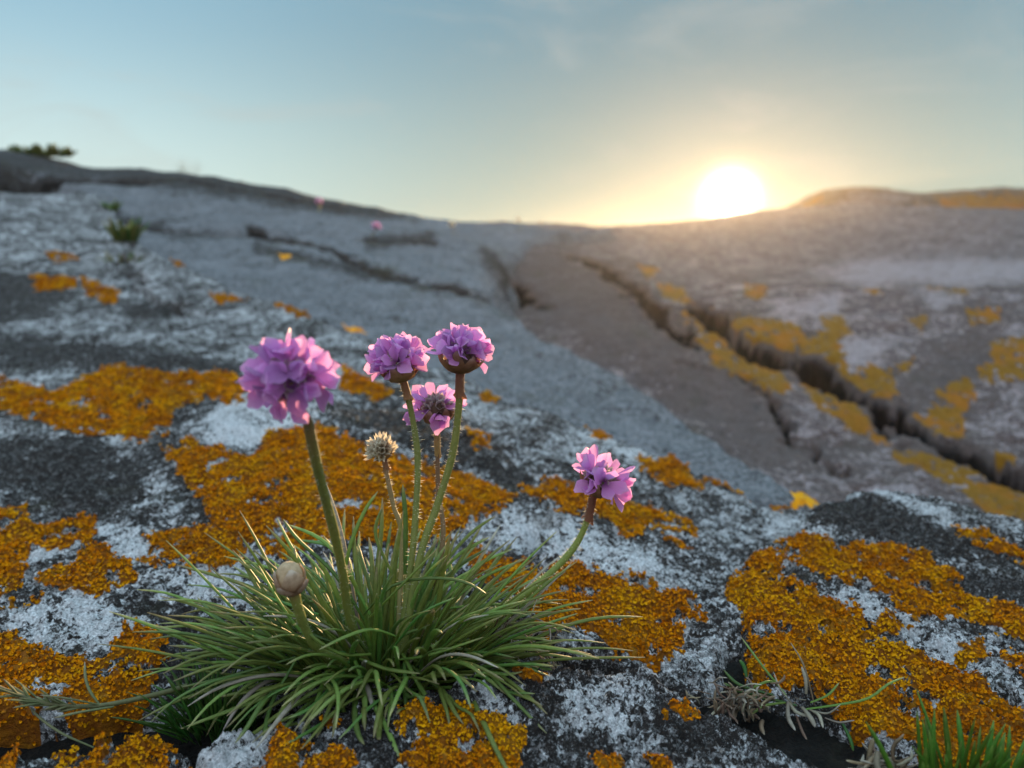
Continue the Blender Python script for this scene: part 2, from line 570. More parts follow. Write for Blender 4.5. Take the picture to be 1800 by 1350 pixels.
def rock(name, ctrl, th, rr, mat, poly=None, eround=0.008, drop=0.12, slope=5.0, rough=(0.004, 14, 5), crust=0.0,
         orange=(), dark=(), pale=(), cracks=(), center=(0, -0.15), raw=(), warp=1.0, lobes=True, edge_noise=0.004,
         rpow=None, dsoft=30):
    pts = [at(*p) for p in ctrl] + [np.array(p) + np.array([0, 0, CZ]) for p in raw]
    f = tps(pts)
    nth, nr = th[2], rr[2]
    T = np.linspace(R(th[0]), R(th[1]), nth)
    if rpow:
        Rr = 1 / np.linspace((1 / rr[0]) ** rpow, (1 / rr[1]) ** rpow, nr) ** (1 / rpow)
    else:
        Rr = np.geomspace(rr[0], rr[1], nr)
    TT, RR = np.meshgrid(T, Rr)
    x = center[0] + RR * np.sin(TT)
    y = center[1] + RR * np.cos(TT)
    base = f(x, y)
    dist = np.sqrt(x * x + y * y) + 0.05
    lod = np.clip(dist / 0.25, 0.7, 12)
    z = base + rough[0] * fbm(x, y, rough[1], rough[2], seed=len(name), gain=0.55)
    px, py = project(x, y, z)
    # masks of what grows on the rock, and of shade painted along cracks
    wn = 16 * fbm(x, y, 60, 4, seed=3) + 11 * fbm(x, y, 230, 3, seed=9)
    wn = wn / np.clip(lod, 1, 3.5) * warp

    def mask(polys, soft=7):
        out = np.zeros(x.shape)
        ids = np.full(x.shape, -1)
        for k, pl in enumerate(polys):
            xs, ys = [p[0] for p in pl], [p[1] for p in pl]
            sel = (px > min(xs) - 40) & (px < max(xs) + 40) & (py > min(ys) - 40) & (py < max(ys) + 40)
            if not sel.any():
                continue
            s = sdist(px[sel], py[sel], pl) + wn[sel]
            m_ = np.clip(0.5 + s / soft, 0, 1)
            cur = out[sel]
            idc = ids[sel]
            idc[m_ > cur] = k
            out[sel] = np.maximum(cur, m_)
            ids[sel] = idc
        return out, ids
    om, oid = mask(orange, 5)
    holes = np.clip((fbm(x, y, 60, 4, seed=21) + 0.45 * fbm(x, y, 300, 3, seed=22) - 0.40) * 7, 0, 1)
    om = om * (1 - holes)
    dm, _ = mask(dark, dsoft)
    pm, _ = mask(pale, 25)
    for (pl, width, depth) in cracks:
        d = polyline_dist(x + 0.006 * fbm(x, y, 30, 3, seed=5) * np.clip(lod, 1, 4), y, world_poly(pl))
        z -= depth * np.exp(-(d / width) ** 2)
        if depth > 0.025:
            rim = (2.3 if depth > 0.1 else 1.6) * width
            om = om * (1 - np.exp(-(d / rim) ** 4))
            dm = np.maximum(dm, 1.6 * np.exp(-(d / rim) ** 4))  # shade painted into the crack and up its walls
    # crusty relief: flat scales with little steps between them
    if crust:
        g = fbm(x, y, 190, 4, seed=33, gain=0.6)
        g2 = fbm(x, y, 560, 3, seed=41, gain=0.7)
        z += crust * (np.clip(g, -0.5, 0.6) * 1.0 + 0.8 * g2) * (1 - 0.5 * om)
        z += 0.0012 * om + 0.0017 * om * fbm(x, y, 330, 3, seed=51)
        z += 0.0035 * om * np.clip(fbm(x, y, 75, 3, seed=57), -0.3, 1)
    keep = np.ones(x.shape, bool)
    if poly:
        wp = world_poly(poly)
        s = sdist(x, y, wp) + edge_noise * fbm(x, y, 45, 4, seed=13)
        q = np.clip(1 - s / eround, 0, 1)
        z -= eround * (1 - np.sqrt(np.clip(1 - q * q, 0, 1)))
        over = np.clip(-s, 0, None)
        z -= np.minimum(over * slope * (1 + 0.25 * fbm(x, y, 60, 2, seed=77)), drop)
        om = np.where(s < -0.001, om * np.clip(1 + s / 0.004, 0, 1), om)
        keep = over * slope < drop + 0.01
    idx = np.arange(x.size).reshape(x.shape)
    q = np.stack([idx[:-1, :-1], idx[:-1, 1:], idx[1:, 1:], idx[1:, :-1]], -1).reshape(-1, 4)
    q = q[keep.ravel()[q].all(1)]
    q = q[:, ::-1]
    used = np.unique(q)
    re = np.full(x.size, -1)
    re[used] = np.arange(len(used))
    vs = np.stack([x.ravel(), y.ravel(), z.ravel()], -1)
    o = mesh_np(name, vs[used], re[q], mat, attrs={'orange': om.ravel()[used], 'dark': dm.ravel()[used], 'pale': pm.ravel()[used]})
    # normals for growing things on it
    dxr, dxt = np.gradient(x)
    dyr, dyt = np.gradient(y)
    dzr, dzt = np.gradient(z)
    nrm_ = np.cross(np.stack([dxt, dyt, dzt], -1), np.stack([dxr, dyr, dzr], -1))
    area = np.linalg.norm(nrm_, axis=-1)
    nrm_ = nrm_ / (area[..., None] + 1e-15)
    nrm_[nrm_[..., 2] < 0] *= -1
    if lobes and orange:
        grow_lichen(o, x, y, z, nrm_, area, om, oid, dist, keep, px, py)
    SURF[name] = (x, y, z)
    return o


def grow_lichen(o, x, y, z, nr, area, om, oid, dist, keep, px, py):
    s = np.clip(dist * 0.0018, 0.00040, 0.0018)
    vis = (px > -700) & (px < 2400) & (py < 1450) & (py > 380) & keep & (om > 0.45) & (dist < 1.5)
    lam = np.where(vis, area / (s * s) * 0.42, 0)
    n = rng.poisson(np.clip(lam, 0, 3))
    ii = np.repeat(np.arange(x.size), n.ravel())
    if not len(ii):
        return
    P = np.stack([x.ravel()[ii], y.ravel()[ii], z.ravel()[ii]], -1)
    nn = nr.reshape(-1, 3)[ii] + rng.normal(0, 0.17, (len(ii), 3))
    nn /= np.linalg.norm(nn, axis=1)[:, None]
    S = s.ravel()[ii] * rng.uniform(0.65, 1.5, len(ii))
    ids = oid.ravel()[ii]
    t = rng.normal(0, 1, (len(ii), 3))
    t -= (t * nn).sum(1)[:, None] * nn
    t /= np.linalg.norm(t, axis=1)[:, None]
    b = np.cross(nn, t)
    # one lobe: a fan with a rolled-up scalloped rim (local u forward, v side, w up)
    K = 6
    A = np.linspace(-1.9, 1.9, K)
    tmpl = [(0.0, 0.0, -0.25)]
    tmpl += [(0.55 * math.cos(a_), 0.62 * math.sin(a_), 0.05) for a_ in A]
    tmpl += [(1.05 * math.cos(a_) * (1.0 if k % 2 else 0.82), 1.1 * math.sin(a_) * (1.0 if k % 2 else 0.85), 0.42) for k, a_ in enumerate(A)]
    tmpl = np.array(tmpl)
    fc = []
    for k in range(K - 1):
        fc.append((0, 1 + k, 2 + k))
        fc.append((1 + k, 1 + K + k, 2 + K + k))
        fc.append((1 + k, 2 + K + k, 2 + k))
    fc = np.array(fc)
    tm = tmpl[None] * np.ones((len(ii), 1, 1))
    tm[:, :, 2] += rng.normal(0, 0.17, tm.shape[:2])
    tm[:, 1 + K:, 2] += rng.uniform(-0.35, 0.25, (len(ii), 1))
    W = P[:, None] + S[:, None, None] * (tm[..., 0:1] * t[:, None] + tm[..., 1:2] * b[:, None] + tm[..., 2:3] * nn[:, None])
    W += (nn * (S * 0.35)[:, None])[:, None]
    shade = rng.uniform(0, 1, len(ii))
    for k in np.unique(ids):
        sel = np.where(ids == k)[0]
        if len(sel) < 3:
            continue
        vs = W[sel].reshape(-1, 3)
        fs = (fc[None] + (np.arange(len(sel)) * len(tmpl))[:, None, None]).reshape(-1, 3)
        c_ = mesh_np('lichen_patch', vs, fs, 'lichen', parent=o, attrs={'shade': np.repeat(shade[sel], len(tmpl))})
        c_['kind'] = 'stuff'


def surf_z(name, x, y):
    """height of a rock surface near (x, y)"""
    X, Y, Z = SURF[name]
    k = np.argmin((X - x) ** 2 + (Y - y) ** 2)
    return float(Z.ravel()[k])


# the sheet the rocks rise from, out to the horizon
gth = np.linspace(0, 2 * math.pi, 97)[:-1]
grr = np.r_[0.0, np.geomspace(0.1, 3000, 70)]
GT, GR = np.meshgrid(gth, grr)
gx, gy = GR * np.sin(GT), GR * np.cos(GT)
gz = -0.34 + CZ + 0.02 * fbm(gx, gy, 5, 3, seed=2) - np.clip(GR - 8, 0, 40) * 0.05
gi = np.arange(gx.size).reshape(gx.shape)
gq = np.stack([gi[:-1], np.roll(gi, -1, 1)[:-1], np.roll(gi, -1, 1)[1:], gi[1:]], -1).reshape(-1, 4)
g = mesh_np('ground', np.stack([gx.ravel(), gy.ravel(), gz.ravel()], -1), gq[:, ::-1], 'soil',
            attrs={'dark': np.zeros(gx.size), 'pale': np.zeros(gx.size)})
tag(g, kind='structure')

# --- main slab the tussock grows from
MAIN_OR = [
    [(-60, 680), (0, 665), (100, 690), (180, 650), (240, 645), (310, 660), (390, 652), (450, 688), (430, 712), (360, 702), (310, 722), (290, 760), (230, 776), (150, 765), (60, 740), (0, 722), (-60, 720)],
    [(285, 795), (330, 775), (410, 803), (450, 800), (470, 762), (560, 745), (640, 788), (700, 798), (800, 830), (905, 872), (870, 905), (800, 930), (790, 960), (640, 960), (560, 950), (500, 985), (430, 955), (365, 915), (340, 860)],
    [(250, 980), (280, 940), (340, 920), (420, 940), (445, 975), (400, 1005), (330, 995), (270, 1000)],
    [(-60, 895), (0, 898), (50, 890), (60, 930), (120, 908), (160, 905), (165, 950), (210, 985), (245, 1010), (240, 1030), (170, 1045), (100, 1040), (60, 1015), (135, 990), (125, 968), (60, 962), (30, 1030), (0, 1035), (-60, 1030)],
    [(-60, 1052), (0, 1050), (80, 1045), (75, 1060), (0, 1078), (-60, 1080)],
    [(-80, 1110), (0, 1118), (60, 1135), (150, 1150), (180, 1160), (230, 1108), (270, 1112), (300, 1160), (270, 1200), (260, 1230), (220, 1262), (0, 1265), (-80, 1260)],
    [(820, 960), (880, 980), (960, 1010), (1000, 1000), (1040, 995), (1130, 1030), (1200, 1055), (1240, 1080), (1197, 1092), (1197, 1150), (1160, 1178), (1110, 1158), (1050, 1118), (1000, 1100), (950, 1104), (930, 1060), (830, 1010)],
    [(910, 853), (1000, 850), (1060, 868), (1120, 888), (1210, 918), (1218, 945), (1130, 922), (1135, 940), (1100, 950), (1070, 925), (1020, 900), (950, 890)],
    [(1120, 800), (1190, 815), (1235, 862), (1170, 852), (1125, 830)],
    [(1240, 838), (1290, 843), (1355, 874), (1300, 872)],
    [(605, 650), (690, 692), (665, 708), (598, 682)],
    [(838, 688), (893, 705), (850, 706)],
    [(828, 765), (862, 770), (858, 792), (835, 787)],
    [(1160, 948), (1218, 960), (1210, 970)],
    [(1030, 748), (1072, 775), (1050, 775)],
    [(55, 488), (135, 490), (125, 512), (60, 512)],
    [(142, 488), (210, 515), (200, 538), (155, 525)],
    [(368, 518), (432, 530), (380, 535)],
    [(488, 538), (562, 552), (520, 556)],
    [(70, 440), (135, 455), (100, 462)],
    [(300, 455), (340, 466), (310, 468)],
    [(170, 1015), (250, 1010), (200, 1040)],
    [(1335, 878), (1388, 892), (1370, 902)],
]
MAIN_OR += [  # and on to the left, out of the frame
    [(-420, 700), (-300, 660), (-160, 690), (-120, 740), (-260, 770), (-400, 750)],
    [(-480, 960), (-330, 900), (-180, 930), (-140, 1010), (-300, 1040), (-460, 1030)],
    [(-560, 1130), (-300, 1100), (-120, 1130), (-140, 1230), (-400, 1220)],
]
MAIN_DK = [
    [(-60, 775), (100, 775), (200, 788), (255, 830), (240, 885), (200, 900), (100, 890), (50, 865), (-60, 855)],
    [(640, 715), (740, 728), (850, 800), (960, 850), (900, 855), (800, 805), (680, 772), (585, 740)],
    [(-60, 478), (80, 478), (130, 520), (60, 555), (-60, 560)],
    [(215, 533), (335, 545), (300, 562), (230, 557)],
    [(0, 590), (200, 610), (420, 640), (420, 660), (200, 640), (0, 650)],
    [(250, 1060), (420, 1080), (420, 1220), (280, 1220)],
    [(440, 900), (360, 920), (300, 850), (270, 790), (330, 840)],
]
MAIN_PL = [
    [(0, 1075), (120, 1050), (260, 1090), (180, 1150), (60, 1130)],
    [(150, 930), (260, 930), (280, 960), (200, 980)],
    [(420, 690), (560, 720), (450, 790), (330, 770)],
    [(60, 960), (130, 965), (130, 988), (50, 985)],
    [(250, 1010), (420, 990), (440, 1040), (280, 1040)],
    [(900, 900), (1100, 960), (1180, 1010), (1000, 990), (880, 950)],
    [(1000, 760), (1200, 830), (1100, 790)],
]
o = rock('bedrock_slab', [
    (0, 1250, .208), (-150, 1150, .24), (250, 1230, .213), (650, 1180, .222), (0, 1000, .30), (300, 1000, .29), (650, 1050, .262),
    (0, 820, .42), (0, 700, .55), (300, 800, .42), (300, 650, .62), (0, 550, .9), (0, 420, 1.2), (-100, 300, 1.7),
    (250, 430, 1.25), (400, 500, 1.02), (560, 560, .85), (730, 632, .72), (900, 700, .62), (600, 750, .45), (800, 850, .385),
    (1000, 900, .36), (1270, 850, .47), (1100, 780, .53), (1200, 950, .36), (1000, 1040, .275), (1190, 1080, .262), (1100, 1110, .25),
    (960, 1100, .235), (1180, 1170, .226), (1400, 1000, .33)],
    (-62, 40, 640), (0.26, 1.95, 760), 'rock',
    poly=[(-900, 1100, .25), (-400, 1235, .21), (0, 1262, .206), (150, 1265, .206), (260, 1245, .21), (330, 1218, .214), (500, 1205, .217),
          (700, 1185, .221), (850, 1150, .227), (960, 1118, .232), (1060, 1140, .229), (1190, 1190, .221), (1250, 1195, .221),
          (1285, 1150, .228), (1290, 1090, .24), (1420, 1060, .27), (1800, 1000, .32), (1700, 900, .40), (1450, 880, .43), (1340, 880, .44),
          (1270, 845, .475), (1100, 775, .535), (900, 698, .625), (730, 630, .725), (560, 558, .855), (400, 498, 1.03), (250, 428, 1.26),
          (160, 330, 1.7), (130, 295, 1.9), (-1500, 200, 1.9)],
    eround=0.010, drop=0.09, slope=12.0, crust=0.0016, orange=MAIN_OR, dark=MAIN_DK, pale=MAIN_PL,
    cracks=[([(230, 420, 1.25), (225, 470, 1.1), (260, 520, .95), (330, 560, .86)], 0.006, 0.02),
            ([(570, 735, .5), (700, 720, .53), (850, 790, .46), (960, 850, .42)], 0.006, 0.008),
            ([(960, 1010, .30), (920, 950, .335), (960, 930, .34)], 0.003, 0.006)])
tag(o, kind='structure')

# --- smooth slab behind it, up to the skyline on the left
SKY_DK = [[(-80, 262), (100, 278), (200, 288), (330, 302), (480, 322), (600, 347), (730, 378), (600, 373), (480, 357), (330, 333), (200, 312), (-80, 286)],
          [(140, 368), (240, 385), (200, 390)], [(250, 398), (380, 412), (300, 412)],
          [(450, 432), (560, 452), (700, 486), (860, 521), (860, 526), (690, 492), (540, 458), (450, 436)],
          [(640, 420), (760, 413), (760, 420), (650, 432)], [(850, 440), (890, 470), (860, 470)]]
o = rock('bedrock_slope', [
    (300, 400, 1.5), (600, 450, 1.35), (600, 565, .97), (900, 600, .9), (900, 690, .70), (1200, 780, .64), (1270, 800, .6), (1270, 765, .7),
    (1100, 660, .86), (880, 525, 1.12), (700, 560, 1.0), (450, 480, 1.18), (0, 330, 1.75), (0, 270, 2.0), (350, 308, 2.0), (700, 378, 2.1),
    (-300, 240, 2.0), (900, 394, 2.4), (1060, 404, 2.9), (800, 450, 1.6), (1000, 425, 2.2), (500, 370, 1.75), (1330, 860, .52), (1450, 900, .47)],
    (-60, 33, 420), (0.5, 4.2, 420), 'slab',
    poly=[(-900, 225, 1.88), (-900, 180, 2.4), (0, 200, 2.9), (700, 330, 2.9), (980, 388, 3.1), (1060, 398, 3.0), (1080, 404, 2.8),
          (960, 430, 2.2), (890, 470, 1.7), (868, 523, 1.13), (960, 580, .97), (1100, 652, .87), (1210, 720, .76),
          (1275, 768, .70), (1290, 800, .63), (1400, 850, .54), (1520, 880, .48), (1300, 900, .45), (1100, 815, .50), (900, 735, .58), (730, 665, .67), (560, 595, .79), (400, 535, .96), (260, 465, 1.16), (170, 380, 1.5), (120, 325, 1.8), (60, 300, 1.88)],
    eround=0.03, drop=0.25, slope=1.6, rough=(0.009, 5, 6), crust=0.0007, dark=SKY_DK, lobes=False, edge_noise=0.01,
    orange=[[(480, 448), (510, 450), (500, 458)], [(600, 570), (650, 585), (610, 588)], [(1385, 868), (1460, 862), (1475, 878), (1400, 888)]],
    raw=[(-1.5, 2.7, 0.1), (0, 2.8, -0.05), (.4, 3.4, -.08)],
    cracks=[([(440, 428, 1.55), (560, 455, 1.4), (700, 490, 1.22), (865, 524, 1.12)], 0.010, 0.035),
            ([(250, 400, 1.5), (380, 415, 1.5), (640, 428, 1.6), (770, 415, 1.75)], 0.015, 0.02),
            ([(0, 290, 1.86), (200, 314, 1.86), (400, 345, 1.9), (600, 372, 1.95)], 0.014, 0.03)])
tag(o, kind='structure')

# --- bank across the gully on the right
BANK_OR = [
    [(1190, 515), (1240, 540), (1330, 560), (1350, 590), (1430, 590), (1460, 575), (1480, 610), (1490, 640), (1500, 680), (1460, 680), (1400, 650), (1330, 620), (1270, 600), (1210, 600), (1200, 560)],
    [(1490, 665), (1525, 640), (1565, 650), (1580, 690), (1560, 720), (1500, 695)],
    [(1620, 745), (1640, 710), (1680, 710), (1700, 745), (1690, 780), (1650, 775)],
    [(1560, 700), (1620, 730), (1640, 770), (1590, 745)],
    [(1740, 602), (1830, 590), (1830, 672), (1760, 670), (1745, 640)],
    [(1718, 645), (1745, 640), (1750, 672), (1724, 672)],
    [(1698, 545), (1757, 541), (1757, 567), (1704, 570)],
    [(1240, 600), (1300, 620), (1350, 680), (1300, 660), (1250, 640)],
    [(1430, 680), (1500, 712), (1505, 738), (1440, 705)],
    [(1500, 740), (1550, 765), (1540, 775), (1505, 755)],
    [(1555, 785), (1640, 800), (1720, 822), (1830, 870), (1830, 930), (1740, 922), (1700, 870), (1640, 835), (1580, 812)],
    [(1512, 508), (1552, 507), (1546, 521)],
    [(1120, 465), (1160, 475), (1140, 490)],
    [(1310, 500), (1350, 505), (1340, 530), (1310, 520)],
    [(1575, 642), (1605, 632), (1602, 655), (1580, 655)],
    [(1620, 505), (1720, 510), (1700, 518)],
    [(1740, 790), (1790, 800), (1770, 825)],
    [(1210, 585), (1290, 605), (1370, 650), (1400, 690), (1340, 690), (1260, 640)],
    [(1400, 665), (1480, 690), (1540, 740), (1570, 790), (1500, 760), (1430, 710)],
    [(1640, 690), (1700, 660), (1720, 700), (1690, 730)],
    [(1440, 560), (1480, 552), (1500, 590), (1460, 600)],
    [(1330, 560), (1400, 565), (1420, 600), (1350, 600)],
    [(1590, 560), (1630, 556), (1620, 580)],
    [(1150, 500), (1200, 505), (1220, 540), (1170, 525)],
]
o = rock('bedrock_bank', [
    (950, 430, 2.1), (890, 480, 1.75), (880, 530, 1.5), (1000, 520, 1.45), (1000, 460, 1.8), (1100, 580, 1.22), (1200, 640, 1.06), (1200, 700, .95), (1300, 770, .84), (1400, 840, .73),
    (1450, 880, .66), (1600, 900, .64), (1800, 930, .58), (1350, 640, 1.12), (1500, 740, .92), (1650, 790, .84), (1800, 850, .74),
    (1240, 560, 1.3), (1420, 620, 1.12), (1540, 705, .98), (1700, 720, .95), (1800, 700, .95), (1500, 540, 1.35), (1650, 580, 1.2), (1800, 530, 1.3),
    (1350, 490, 1.9), (1450, 472, 2.3), (1650, 470, 2.3), (1800, 468, 2.3), (1200, 470, 2.2), (1250, 430, 3.2), (1100, 405, 3.4), (1400, 452, 3.4), (1800, 452, 3.3),
    (2100, 560, 1.3), (2100, 800, .8), (1230, 386, 6.0), (1070, 399, 5.5), (1380, 366, 6.2)],
    (-8, 50, 430), (0.62, 8.0, 460), 'bank', rough=(0.008, 6, 6), crust=0.0012, orange=BANK_OR, lobes=False, warp=1.3, dsoft=90,
    dark=[[(1225, 545), (1300, 580), (1420, 632), (1545, 712), (1655, 775), (1830, 850), (1830, 880), (1650, 795), (1540, 730), (1420, 652), (1300, 596)],  # first outline paints shade along the crack
          [(860, 440), (1000, 435), (1180, 540), (1240, 630), (1330, 670), (1400, 770), (1480, 830), (1300, 790), (1100, 650), (900, 540)],
          [(1620, 620), (1720, 600), (1700, 690), (1600, 680)]],
    pale=[[(1350, 530), (1480, 520), (1470, 560), (1380, 560)], [(1480, 600), (1560, 590), (1540, 640), (1490, 650)], [(1620, 510), (1680, 520), (1650, 545)],
          [(1440, 480), (1520, 462), (1640, 458), (1830, 462), (1830, 486), (1700, 500), (1600, 492), (1540, 502), (1480, 492)]],
    raw=[(1.0, 8.5, -0.1), (2.6, 8.5, 0.0), (0.3, 8, -.1), (3.5, 3, 0.0)],
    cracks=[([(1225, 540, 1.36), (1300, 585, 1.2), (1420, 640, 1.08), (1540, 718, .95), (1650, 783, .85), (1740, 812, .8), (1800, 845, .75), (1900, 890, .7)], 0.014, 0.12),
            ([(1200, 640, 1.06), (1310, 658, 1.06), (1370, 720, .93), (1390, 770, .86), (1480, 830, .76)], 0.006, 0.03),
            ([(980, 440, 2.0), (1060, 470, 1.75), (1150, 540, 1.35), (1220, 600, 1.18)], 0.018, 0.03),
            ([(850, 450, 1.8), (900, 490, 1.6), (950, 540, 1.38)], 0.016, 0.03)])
tag(o, kind='structure')

o = rock('rock_ridge', [
    (1380, 372, 6.6), (1410, 352, 6.6), (1450, 343, 6.7), (1560, 339, 6.8), (1700, 336, 6.8), (1830, 334, 6.8), (2300, 330, 6.8),
    (1370, 450, 4.6), (1500, 452, 4.4), (1830, 453, 4.2), (1600, 400, 5.4), (1450, 400, 5.6), (1830, 400, 5.2), (2300, 450, 4.2), (1330, 400, 6.6)],
    (9, 52, 200), (4.0, 9.5, 130), 'ridge', center=(0, 0), rough=(0.05, 0.9, 6), lobes=False, warp=2.0,
    orange=[[(1380, 372), (1440, 345), (1450, 400), (1400, 420)], [(1480, 445), (1560, 395), (1620, 360), (1640, 370), (1560, 440)],
            [(1640, 345), (1830, 338), (1830, 452), (1590, 448), (1700, 400)]],
    dark=[[(1470, 440), (1560, 380), (1600, 360), (1520, 440)]], pale=[[(1470, 345), (1610, 342), (1520, 380)], [(1620, 370), (1700, 365), (1640, 410)]],
    raw=[(4, 9, -.1), (2.2, 9, -.2), (7, 9, -.1)])
tag(o, kind='structure')

# --- raised block on the right, beyond the crevice
o = rock('rock_block', [
    (1270, 1045, .272), (1370, 945, .33), (1560, 862, .425), (1800, 935, .36), (1800, 1200, .22), (1800, 1340, .182), (1600, 1290, .19),
    (1420, 1210, .212), (1330, 1190, .216), (1500, 1050, .27), (1650, 1050, .285), (1450, 900, .37)],
    (5, 52, 440), (0.28, 0.66, 420), 'rock_front',
    poly=[(1262, 1055, .27), (1290, 990, .30), (1350, 955, .325), (1390, 930, .345), (1430, 890, .385), (1500, 862, .42), (1560, 853, .433), (1700, 888, .41),
          (1850, 925, .38), (2100, 1000, .33), (2300, 1500, .16), (1760, 1420, .163), (1640, 1325, .184), (1510, 1285, .194), (1420, 1230, .207),
          (1340, 1208, .214), (1310, 1185, .22), (1305, 1110, .245), (1290, 1075, .262)],
    eround=0.009, drop=0.10, slope=14.0, rough=(0.003, 16, 5), crust=0.0016,
    orange=[[(1262, 1040), (1290, 988), (1350, 955), (1392, 985), (1368, 1010), (1430, 1040), (1440, 1062), (1500, 1070), (1525, 1100), (1585, 1118), (1560, 1132), (1640, 1168), (1700, 1200), (1795, 1250), (1830, 1290), (1790, 1350), (1740, 1370), (1640, 1325), (1600, 1300), (1510, 1285), (1420, 1215), (1330, 1200), (1305, 1160), (1315, 1090), (1290, 1062)],
            [(1365, 942), (1420, 943), (1480, 958), (1540, 958), (1640, 983), (1680, 1028), (1720, 1058), (1830, 1080), (1830, 1140), (1720, 1095), (1620, 1082), (1560, 1052), (1500, 1022), (1430, 1002), (1370, 972)],
            [(1675, 928), (1740, 950), (1830, 978), (1830, 1005), (1720, 967)],
            [(1688, 1142), (1720, 1128), (1748, 1160), (1700, 1162)], [(1755, 1148), (1830, 1172), (1830, 1192), (1765, 1170)],
            [(1510, 1130), (1560, 1080), (1600, 1100), (1580, 1130)]],
    dark=[[(1430, 890), (1500, 876), (1600, 898), (1690, 940), (1760, 985), (1660, 972), (1560, 952), (1450, 922)], [(1700, 1000), (1800, 1030), (1800, 1060), (1720, 1030)],
          [(1285, 1070), (1320, 1090), (1310, 1190), (1280, 1180)]],
    pale=[[(1370, 1008), (1440, 1030), (1540, 1060), (1690, 1140), (1700, 1190), (1560, 1110), (1430, 1040)], [(1540, 862), (1640, 895), (1760, 960), (1600, 900)],
          [(1390, 930), (1440, 920), (1470, 945), (1400, 945)]],
    cracks=[([(1600, 1110, .255), (1680, 1180, .228), (1760, 1240, .208), (1850, 1275, .2)], 0.003, 0.006)])
tag(o, 'grey rock block thickly covered with orange lichen beyond the dark crevice', 'rock')

# --- low rock in front of the tussock
o = rock('front_rock', [
    (1000, 1172, .205), (470, 1276, .188), (1280, 1256, .196), (1450, 1342, .178), (700, 1335, .17), (1000, 1335, .17), (300, 1335, .17), (1000, 1600, .12), (740, 1228, .198), (870, 1186, .203), (1130, 1190, .205)],
    (-24, 24, 440), (0.20, 0.40, 300), 'rock_front',
    poly=[(345, 1320, .182), (400, 1292, .188), (470, 1276, .19), (600, 1262, .195), (740, 1232, .20), (870, 1190, .207), (1000, 1170, .212),
          (1130, 1190, .21), (1280, 1260, .198), (1450, 1350, .18), (1520, 1430, .163), (1450, 1900, .09), (400, 1900, .09), (300, 1450, .155)],
    eround=0.006, drop=0.09, slope=5.0, rough=(0.0025, 18, 5), crust=0.0017,
    orange=[[(480, 1290), (510, 1288), (560, 1300), (620, 1330), (610, 1380), (455, 1380), (470, 1310)],
            [(680, 1270), (740, 1250), (820, 1248), (880, 1258), (925, 1300), (910, 1380), (740, 1380), (690, 1300)],
            [(1163, 1246), (1190, 1232), (1224, 1255), (1215, 1266), (1165, 1257)], [(1038, 1330), (1095, 1328), (1110, 1380), (1038, 1380)],
            [(1138, 1338), (1172, 1345), (1180, 1380), (1140, 1380)], [(560, 1270), (602, 1264), (592, 1287)], [(912, 1180), (945, 1190), (935, 1198)]],
    dark=[[(870, 1195), (1000, 1180), (990, 1260), (900, 1240)], [(1160, 1215), (1260, 1260), (1240, 1330), (1150, 1270)], [(600, 1270), (690, 1270), (680, 1350), (620, 1320)]],
    pale=[[(950, 1190), (1100, 1195), (1130, 1260), (1000, 1290)], [(350, 1290), (480, 1280), (470, 1350), (350, 1350)], [(850, 1210), (930, 1230), (900, 1260)]])
tag(o, 'low grey rock with small orange lichen patches in front of the green tussock', 'rock')

o = rock('corner_rock', [
    (100, 1345, .175), (280, 1300, .182), (200, 1400, .16), (-100, 1400, .165), (200, 1600, .12)],
    (-42, -9, 300), (0.22, 0.42, 260), 'rock_front',
    poly=[(-500, 1370, .175), (0, 1352, .178), (100, 1322, .18), (200, 1292, .185), (280, 1280, .188), (325, 1305, .184), (335, 1400, .163), (280, 1800, .1), (-600, 1800, .1)],
    eround=0.010, drop=0.09, slope=4.0, rough=(0.003, 18, 5), crust=0.0012,
    orange=[[(90, 1380), (110, 1325), (200, 1288), (285, 1280), (335, 1310), (335, 1380)], [(-60, 1352), (30, 1348), (40, 1400), (-60, 1400)]])
tag(o, 'small rock capped with orange lichen beside the grey front rock', 'rock')

# --- near-black sheet, painted shade filling the crevices between the foreground rocks
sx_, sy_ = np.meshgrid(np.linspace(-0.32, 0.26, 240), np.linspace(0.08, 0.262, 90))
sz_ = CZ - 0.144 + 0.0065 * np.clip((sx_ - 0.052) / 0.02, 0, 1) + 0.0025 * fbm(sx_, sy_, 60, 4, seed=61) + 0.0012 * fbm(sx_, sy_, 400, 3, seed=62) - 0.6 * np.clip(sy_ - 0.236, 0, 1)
si_ = np.arange(sx_.size).reshape(sx_.shape)
sq_ = np.stack([si_[:-1, :-1], si_[:-1, 1:], si_[1:, 1:], si_[1:, :-1]], -1).reshape(-1, 4)
o = mesh_np('soil_and_shade', np.stack([sx_.ravel(), sy_.ravel(), sz_.ravel()], -1), sq_, 'painted_shade',
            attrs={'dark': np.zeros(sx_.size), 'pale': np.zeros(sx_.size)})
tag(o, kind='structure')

# ------------------------------------------------------------------ plant shapes
def catmull(P, n):
    P = np.asarray(P, float)
    if len(P) == 2:
        return P[0] + (P[1] - P[0]) * np.linspace(0, 1, n)[:, None]
    Q = np.vstack([2 * P[0] - P[1], P, 2 * P[-1] - P[-2]])
    seg = len(P) - 1
    out = []
    for t in np.linspace(0, seg, n):
        i = min(int(t), seg - 1)
        f = t - i
        a, b, c_, d = Q[i], Q[i + 1], Q[i + 2], Q[i + 3]
        out.append(0.5 * (2 * b + (c_ - a) * f + (2 * a - 5 * b + 4 * c_ - d) * f * f + (3 * b - a - 3 * c_ + d) * f ** 3))
    return np.array(out)


